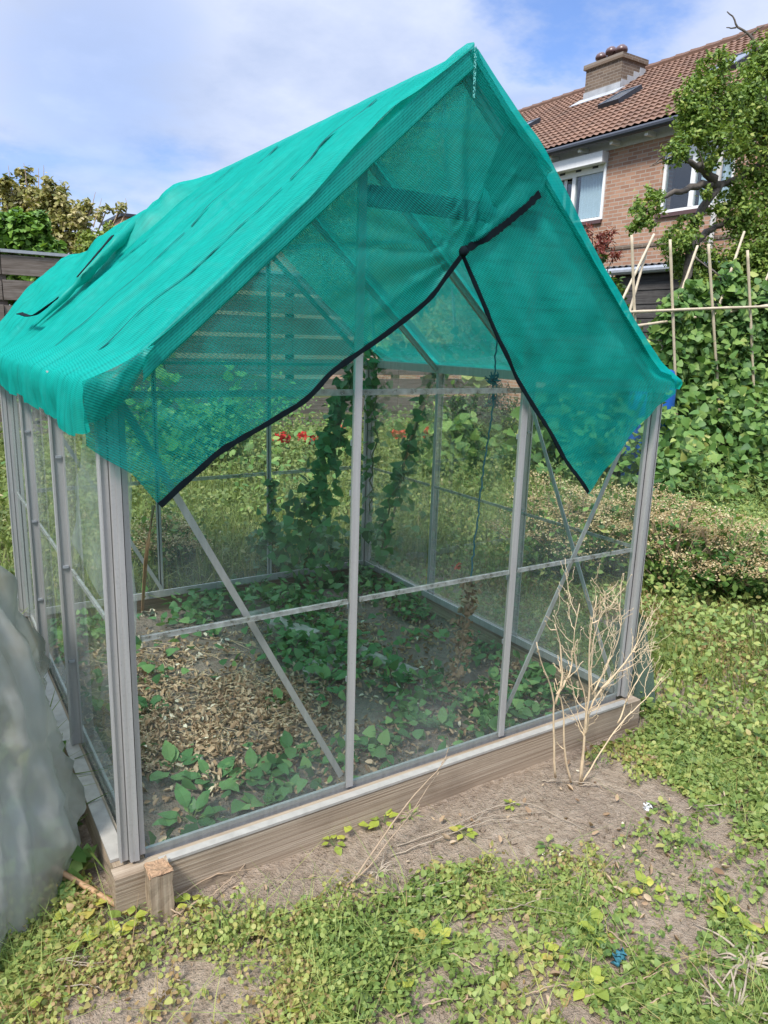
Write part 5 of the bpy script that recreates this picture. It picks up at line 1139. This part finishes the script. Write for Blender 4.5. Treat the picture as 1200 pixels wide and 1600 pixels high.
# red flowers in the field
rl = ['red flower cluster farthest left beside the rear mullion', 'tall red flower cluster second from the left rear mullion', 'largest red flower cluster just left of the leaning vine', 'small red flower cluster behind the vine leaves', 'red flower cluster right of the middle mullion', 'red flower cluster beside the brown vine cane']
for i, (u, v) in enumerate(((441, 684), (476, 682), (489, 686), (528, 671), (622, 677), (664, 674))):
    r = np.random.default_rng(500+i); c = pd(u, v, 8.6); o = tag(empty('red_flower', (c[0], c[1], GZ)), rl[i], 'flower', 'red flowers in the far bed')
    MB().tube(smooth_path([(c[0], c[1], GZ), (c[0]+.02, c[1], (c[2]+GZ)/2), c], 8), .008, 5).build('stem', M['vinestem'], o)
    d = r.normal(0, 1, (60, 3)); d /= np.linalg.norm(d, axis=1)[:, None]; s = (.085 if i in (0, 2) else .065)
    scatter('petals', M['l_petal'], c+d*s*r.uniform(.5, 1, 60)[:, None]*np.array([1.1, 1.1, .7]), .055, T_RND, .6, None, o, d, r)
    scatter('leaves', M['l_bean'], np.array([c[0], c[1], c[2]-.22])+r.normal(0, .1, (30, 3)), .08, T_HEART, .5, None, o, None, r)

# ------------------------------------------------------------------ dried bush and sticks at the front
bb = onz(908, 1228, GZ)
bush = tag(empty('dried_bush', bb), 'leafless bleached dry bush standing before the right pane', 'dried bush')
yq = float(bb[1])
def branchy(mb, pts, r0, r1, dep, r):
    P = smooth_path(pts, 16); P[1:] += np.cumsum(r.normal(0, 0.0022, (15, 3)), axis=0)*0.6; mb.tube(P, np.linspace(r0, r1, 16), 6)
    if dep > 0:
        for t in ((4, 6, 8, 10, 12, 13, 14) if dep > 1 else (5, 8, 11, 13, 14)):
            if r.random() < 0.8:
                p = P[t]; d = P[min(15, t+1)]-P[t-1]; d /= np.linalg.norm(d); s = r.normal(0, 1, 3); s -= d*(s@d); s /= np.linalg.norm(s); L_ = r.uniform(.05, .13)*(1.2 if dep > 1 else .6)
                q = p+(d*.75+s*.55+np.array([0, 0, .12]))*L_; branchy(mb, [p, p+(d*.55+s*.7)*L_*.4, q], r0*.45, r1*.8, dep-1, r)
    elif r.random() < .45:
        mb.tube([P[-1], P[-1]+(P[-1]-P[-3])*.15, P[-1]+(P[-1]-P[-3])*.3], [.001, .0026, .0014], 6)
r = np.random.default_rng(77)
main = [[(908, 1225), (915, 1130), (925, 1085), (950, 1060), (985, 1020), (1010, 960)], [(908, 1225), (915, 1130), (922, 1080), (920, 1000), (935, 930)], [(925, 1085), (955, 1030), (970, 980), (962, 935)], [(908, 1225), (935, 1180), (965, 1130), (1005, 1090), (1032, 1055)], [(905, 1225), (922, 1100), (905, 1050), (897, 1000), (907, 945)], [(965, 1130), (990, 1060), (1020, 1025)], [(925, 1080), (925, 1020), (940, 950)], [(940, 1075), (975, 1040), (1005, 1000)]]
mb = MB()
for i, ln in enumerate(main):
    dy = r.normal(0, .03); pts = [ony(u, v, yq+dy*j/(len(ln)-1)) for j, (u, v) in enumerate(ln)]
    branchy(mb, pts, .0052 if i in (0, 1) else .0032, .0012, 2, r)
mb.build('branches', M['drystem'], bush, True)
mb = MB()
for ln in ([(868, 1215), (866, 1130), (868, 1085), (848, 1030), (842, 1000)], [(868, 1100), (880, 1060), (878, 1010), (868, 975)], [(870, 1085), (895, 1050), (898, 1010)], [(892, 1222), (880, 1160), (885, 1110), (870, 1060)]):
    branchy(mb, [ony(u, v, yq+.02) for u, v in ln], .0045, .0016, 1, r)
mb.build('thin_stems', M['drystem'], bush, True)
# leaning dead weed stalk against the base
o = MB(); P = [onz(538, 1392, GZ+.01), onz(590, 1320, GZ+.06), ony(640, 1248, -.16), ony(672, 1212, -.12), ony(698, 1180, -.10)]
branchy(o, P, .0035, .0014, 1, np.random.default_rng(8)); branchy(o, [onz(538, 1392, GZ+.01), onz(600, 1335, GZ+.05), ony(665, 1240, -.15), ony(685, 1215, -.12)], .0025, .001, 0, r)
o = o.build('dead_weed', M['drystem2'], None, True); tag(o, 'thin brown dead weed stalk leaning across the front base board', 'dead weed')
# loose trails of pale stems on the soil
def trail(label, lines, rad, m='root', name='dry_stem'):
    for ln in lines:
        mb = MB(); P = np.array([onz(u, v, GZ) for u, v in ln]); P = smooth_path(P, 26); P[:, 2] = ground_z(P[:, 0], P[:, 1])+rad+.006+.014*np.sin(np.linspace(0, math.pi, 26)); P[1:-1] += rng.normal(0, .0015, (24, 3)); mb.tube(P, np.linspace(rad, rad*.45, 26), 6)
        if len(ln) > 3:
            q = P[14]; d = P[17]-P[13]; s = np.array([-d[1], d[0], 0])*rng.choice([-1, 1]); mb.tube(smooth_path([q, q+d*1.0+s*.5, q+d*2.2+s*1.1], 8), np.linspace(rad*.5, rad*.25, 8), 5)
        tag(mb.build(name, M[m], None, True), label, 'dry stem', label)
trail('long pale stems arching over bare soil in front of the middle pane', [[(620, 1325), (700, 1308), (770, 1270), (830, 1263), (915, 1305)], [(610, 1340), (700, 1320), (760, 1285), (850, 1275)], [(700, 1312), (770, 1292), (840, 1288)]], .0019)
trail('pale stems lying right across the soil below the arching ones', [[(545, 1395), (640, 1400), (740, 1380), (850, 1345)], [(590, 1402), (720, 1412), (800, 1410), (880, 1385)], [(720, 1425), (810, 1428), (880, 1400)]], .0019)
trail('pale stem trailing from the foot of the dry bush', [[(845, 1227), (905, 1228), (985, 1250)], [(905, 1230), (960, 1240), (1010, 1258)], [(1070, 1272), (1130, 1268), (1180, 1255)]], .0019)
trail('bundle of whitish dry stems near the polythene edge', [[(55, 1515), (110, 1512), (165, 1516), (220, 1508)], [(60, 1520), (130, 1505), (190, 1500)], [(80, 1512), (150, 1522), (210, 1512)], [(60, 1560), (120, 1552), (175, 1550)], [(0, 1590), (60, 1572)]], .0019)
trail('brown stems crossing the weeds under the stake', [[(250, 1430), (310, 1400), (370, 1365), (395, 1345)], [(270, 1440), (340, 1408), (400, 1350)], [(230, 1420), (300, 1450), (330, 1470)]], .0028, 'drystem2')
trail('dry stems below the dead weed stalk', [[(540, 1392), (520, 1450), (505, 1470)], [(540, 1392), (545, 1420), (530, 1460)], [(540, 1392), (565, 1405), (580, 1400)]], .003, 'drystem2')
trail('pale curved stems in the weeds at bottom right of centre', [[(700, 1490), (740, 1515), (780, 1535)], [(780, 1570), (850, 1550), (900, 1540)], [(620, 1590), (680, 1575), (760, 1565)]], .0025, 'drystem2')
trail('long thin stems over the leafy soil at lower right', [[(930, 1440), (990, 1500), (1030, 1530)], [(900, 1560), (1000, 1545), (1100, 1500)], [(980, 1590), (1050, 1560), (1120, 1580)], [(1080, 1380), (1130, 1420), (1195, 1450)]], .0022, 'drystem2')
# root clumps
def rootclump(label, u, v, s, seed):
    r = np.random.default_rng(seed); c = onz(u, v, GZ); c[2] = float(ground_z(c[0], c[1]))+.012; mb = MB()
    for i in range(15):
        az = r.normal(-.3 if i % 3 else 2.6, .55); L_ = s*r.uniform(.5, 1.2); d = np.array([math.cos(az), math.sin(az), 0]); t = np.array([-d[1], d[0], 0])*r.normal(0, .6)
        P = smooth_path([c, c+(d+t)*L_*.35+np.array([0, 0, .006]), c+(d+t*2)*L_*.6+np.array([0, 0, .014]), c+(d+t*2.2)*L_+np.array([0, 0, -.006])], 12); mb.tube(P, np.linspace(.0042, .0008, 12)*s/.09, 6)
    return tag(mb.build('root_clump', M['root'], None, True), label, 'root clump')
rootclump('pale forked root clump on the soil at the lower right edge', 1165, 1512, .10, 1); rootclump('tangle of pulled roots at the bottom right corner', 1140, 1590, .08, 2); rootclump('small root clump in the weeds below the stem bundle', 590, 1370, .05, 3)
scrap('plant_tag', 'small white plant tag lying by the weed tuft right of the dry bush', 'plant tag', onz(1012, 1261, GZ+.02), .03, M['plastic'], 9)
scrap('blue_scrap', 'scrap of blue plastic on the soil near the bottom right', 'plastic scrap', onz(968, 1497, GZ+.02), .035, M['string'], 10)
# individual larger weeds outside
WD = [((1030, 1270), .05, 0, 'bright weed tuft beside the white plant tag'), ((1000, 1340), .045, 0, 'grey green weed below the plant tag'), ((1045, 1330), .05, 0, 'weed tuft right of the bare soil patch'), ((1015, 1400), .06, 1, 'yellow leafed weed with a browned leaf'), ((940, 1465), .06, 1, 'broad curling green leaf weed at lower right'), ((920, 1545), .055, 1, 'fallen pale green leaf weed near the blue scrap'), ((1140, 1440), .06, 1, 'yellowing leaf cluster near the right edge'), ((1185, 1475), .06, 1, 'yellow and brown leaf cluster at the right edge'), ((1125, 1110), .09, 0, 'jagged grey green weed in the right verge'), ((1165, 1200), .07, 0, 'leafy weed on the right verge above the soil'),
      ((550, 1300), .05, 1, 'yellow green seedling by the base board left of the dead weed'), ((600, 1290), .05, 1, 'wilting yellow leaf plant against the base board'), ((520, 1325), .045, 1, 'small wilted leaf pair before the base board'), ((640, 1285), .04, 0, 'small weed right of the dead weed stalk'), ((725, 1310), .045, 1, 'wilted leaf under the arching pale stems'), ((800, 1265), .03, 1, 'tiny bright seedling on the bare soil'), ((680, 1480), .06, 1, 'bright lime leaf weed in the middle of the weed carpet'), ((630, 1470), .05, 1, 'lime leaf weed left of the pale curved stems'), ((480, 1590), .05, 1, 'bright yellow leaf weed at the bottom edge'), ((620, 1555), .04, 1, 'small lime weed near the bottom centre'),
      ((135, 1430), .07, 1, 'large lime leaf weed beside the bamboo stick end'), ((110, 1480), .06, 1, 'yellow green leaf weed below the polythene corner'), ((200, 1450), .055, 1, 'lime leaf weed under the stake'), ((180, 1475), .05, 1, 'drooping yellow weed left of the stake'), ((300, 1425), .045, 1, 'small yellow green weed right of the stake'), ((215, 1430), .05, 0, 'upright green weed touching the bamboo stick'), ((60, 1560), .06, 1, 'pale dry leaf weed at the bottom left corner'), ((870, 1500), .05, 1, 'folded green leaf weed in the lower right carpet'), ((855, 1330), .04, 0, 'seedling with narrow leaves on bare soil'), ((1090, 1060), .06, 1, 'yellowing weed on the verge behind the leaning glass')]
for i, ((u, v), s, yl, lb) in enumerate(WD):
    c = onz(u, v, GZ); c[2] = float(ground_z(c[0], c[1]))
    rosette('garden_weed', lb, 'weed', 'weeds on the garden soil', c, 9 if not yl else 7, s*0.72, M['l_wilt'] if yl else M['l_cover'], 600+i, 0.75, T_OV if yl else T_NAR if i % 2 else T_OV, .45, 1.25 if yl else 1.0)

# ------------------------------------------------------------------ sky, sun, camera
world = bpy.data.worlds.new('World'); S.world = world; world.use_nodes = True
nt = world.node_tree; nt.nodes.clear()
class WN(N):
    def __init__(s): s.t = nt
k = WN()
out = nt.nodes.new('ShaderNodeOutputWorld'); bg = nt.nodes.new('ShaderNodeBackground'); nt.links.new(bg.outputs[0], out.inputs[0])
SUN_EL, SUN_AZ = math.radians(52), math.radians(-118)           # azimuth measured from +Y towards +X
sky = nt.nodes.new('ShaderNodeTexSky'); sky.sky_type = 'NISHITA'; sky.sun_disc = False; sky.sun_elevation = SUN_EL; sky.sun_rotation = SUN_AZ; sky.air_density = 1.0; sky.dust_density = 1.0; sky.ozone_density = 2.0
d = k.n('TexCoord').outputs['Generated']
sx = k.n('SeparateXYZ'); k.inp(sx, 0, d)
zc = k.math('ADD', k.math('MAXIMUM', sx.outputs[2], 0.0), 0.22)
cx = k.n('CombineXYZ'); k.inp(cx, 0, k.math('DIVIDE', sx.outputs[0], zc)); k.inp(cx, 1, k.math('DIVIDE', sx.outputs[1], zc)); k.inp(cx, 2, 0.37)
n1 = k.noise(cx.outputs[0], 0.8, 5, 0.5); n2 = k.noise(cx.outputs[0], 2.6, 6, 0.6)
mask = k.ramp(k.math('ADD', k.math('MULTIPLY', n1, 0.75), k.math('MULTIPLY', n2, 0.25)), [(0.30, (0, 0, 0)), (0.50, (1, 1, 1))], 'EASE')
ccol = k.ramp(n2, [(0.3, (3.6, 4.3, 6.0)), (0.7, (5.6, 6.1, 7.4))])
hi = k.n('MapRange'); hi.interpolation_type = 'SMOOTHSTEP'; k.inp(hi, 0, sx.outputs[2]); hi.inputs[1].default_value = 0.42; hi.inputs[2].default_value = 0.9; hi.inputs[3].default_value = 1.0; hi.inputs[4].default_value = 3.2
ccol = k.mix(1.0, ccol, hi.outputs[0], 'MULTIPLY')                # an overcast sky is brightest overhead
skc = k.mix(1.0, sky.outputs[0], (0.62, 0.98, 1.5), 'MULTIPLY')
def gap(u, v, r0, r1):                                            # a break in the cloud in the direction of one bearing
    q = ray(u, v); q = q/np.linalg.norm(q); dp = nt.nodes.new('ShaderNodeVectorMath'); dp.operation = 'DOT_PRODUCT'; k.inp(dp, 0, d); dp.inputs[1].default_value = q
    m = nt.nodes.new('ShaderNodeMapRange'); m.interpolation_type = 'SMOOTHSTEP'; k.inp(m, 0, k.math('ADD', dp.outputs['Value'], k.math('MULTIPLY', k.math('SUBTRACT', n2, 0.5), 0.03)))
    m.inputs[1].default_value = math.cos(math.radians(r1)); m.inputs[2].default_value = math.cos(math.radians(r0)); m.inputs[3].default_value = 0; m.inputs[4].default_value = 1; return m.outputs[0]
g_ = k.math('MAXIMUM', k.math('MULTIPLY', gap(940, -70, 2, 7.5), 0.8), k.math('MULTIPLY', gap(800, 175, 0, 5), 0.25)); g_ = k.math('MAXIMUM', g_, k.math('MULTIPLY', gap(160, 130, 0, 8), 0.3))
mask = k.math('MULTIPLY', k.math('MAXIMUM', mask, 0.55), k.math('SUBTRACT', 1.0, g_))
k.inp(bg, 'Color', k.mix(k.math('MULTIPLY', mask, 0.93), skc, ccol)); k.inp(bg, 'Strength', 0.1)
sl_ = bpy.data.lights.new('sun', 'SUN'); sl_.energy = 3.6; sl_.angle = math.radians(12); sl_.color = (1.0, 0.96, 0.9)
so = bpy.data.objects.new('sun', sl_); COL.objects.link(so)
sd = Vector((math.sin(SUN_AZ)*math.cos(SUN_EL), math.cos(SUN_AZ)*math.cos(SUN_EL), math.sin(SUN_EL)))
so.rotation_euler = sd.to_track_quat('Z', 'Y').to_euler(); so.location = sd*30
cd = bpy.data.cameras.new('camera'); co = bpy.data.objects.new('camera', cd); COL.objects.link(co)
mw = Matrix(((RT[0], UP[0], -FW[0], CAM[0]), (RT[1], UP[1], -FW[1], CAM[1]), (RT[2], UP[2], -FW[2], CAM[2]), (0, 0, 0, 1)))
co.matrix_world = mw; cd.sensor_fit = 'VERTICAL'; cd.sensor_height = 36; cd.sensor_width = 27; cd.lens = 36*FPX/1600; cd.clip_start = 0.05; cd.clip_end = 2000
S.camera = co
S.render.engine = 'CYCLES'
S.cycles.max_bounces = 12; S.cycles.transparent_max_bounces = 40; S.cycles.diffuse_bounces = 4; S.cycles.glossy_bounces = 3; S.cycles.transmission_bounces = 4
S.cycles.sample_clamp_indirect = 6.0; S.cycles.caustics_reflective = False; S.cycles.caustics_refractive = False; S.cycles.use_denoising = True
S.view_settings.view_transform = 'Standard'; S.view_settings.look = 'None'; S.view_settings.exposure = 0.58; S.view_settings.gamma = 1.0; S.view_settings.use_curve_mapping = False
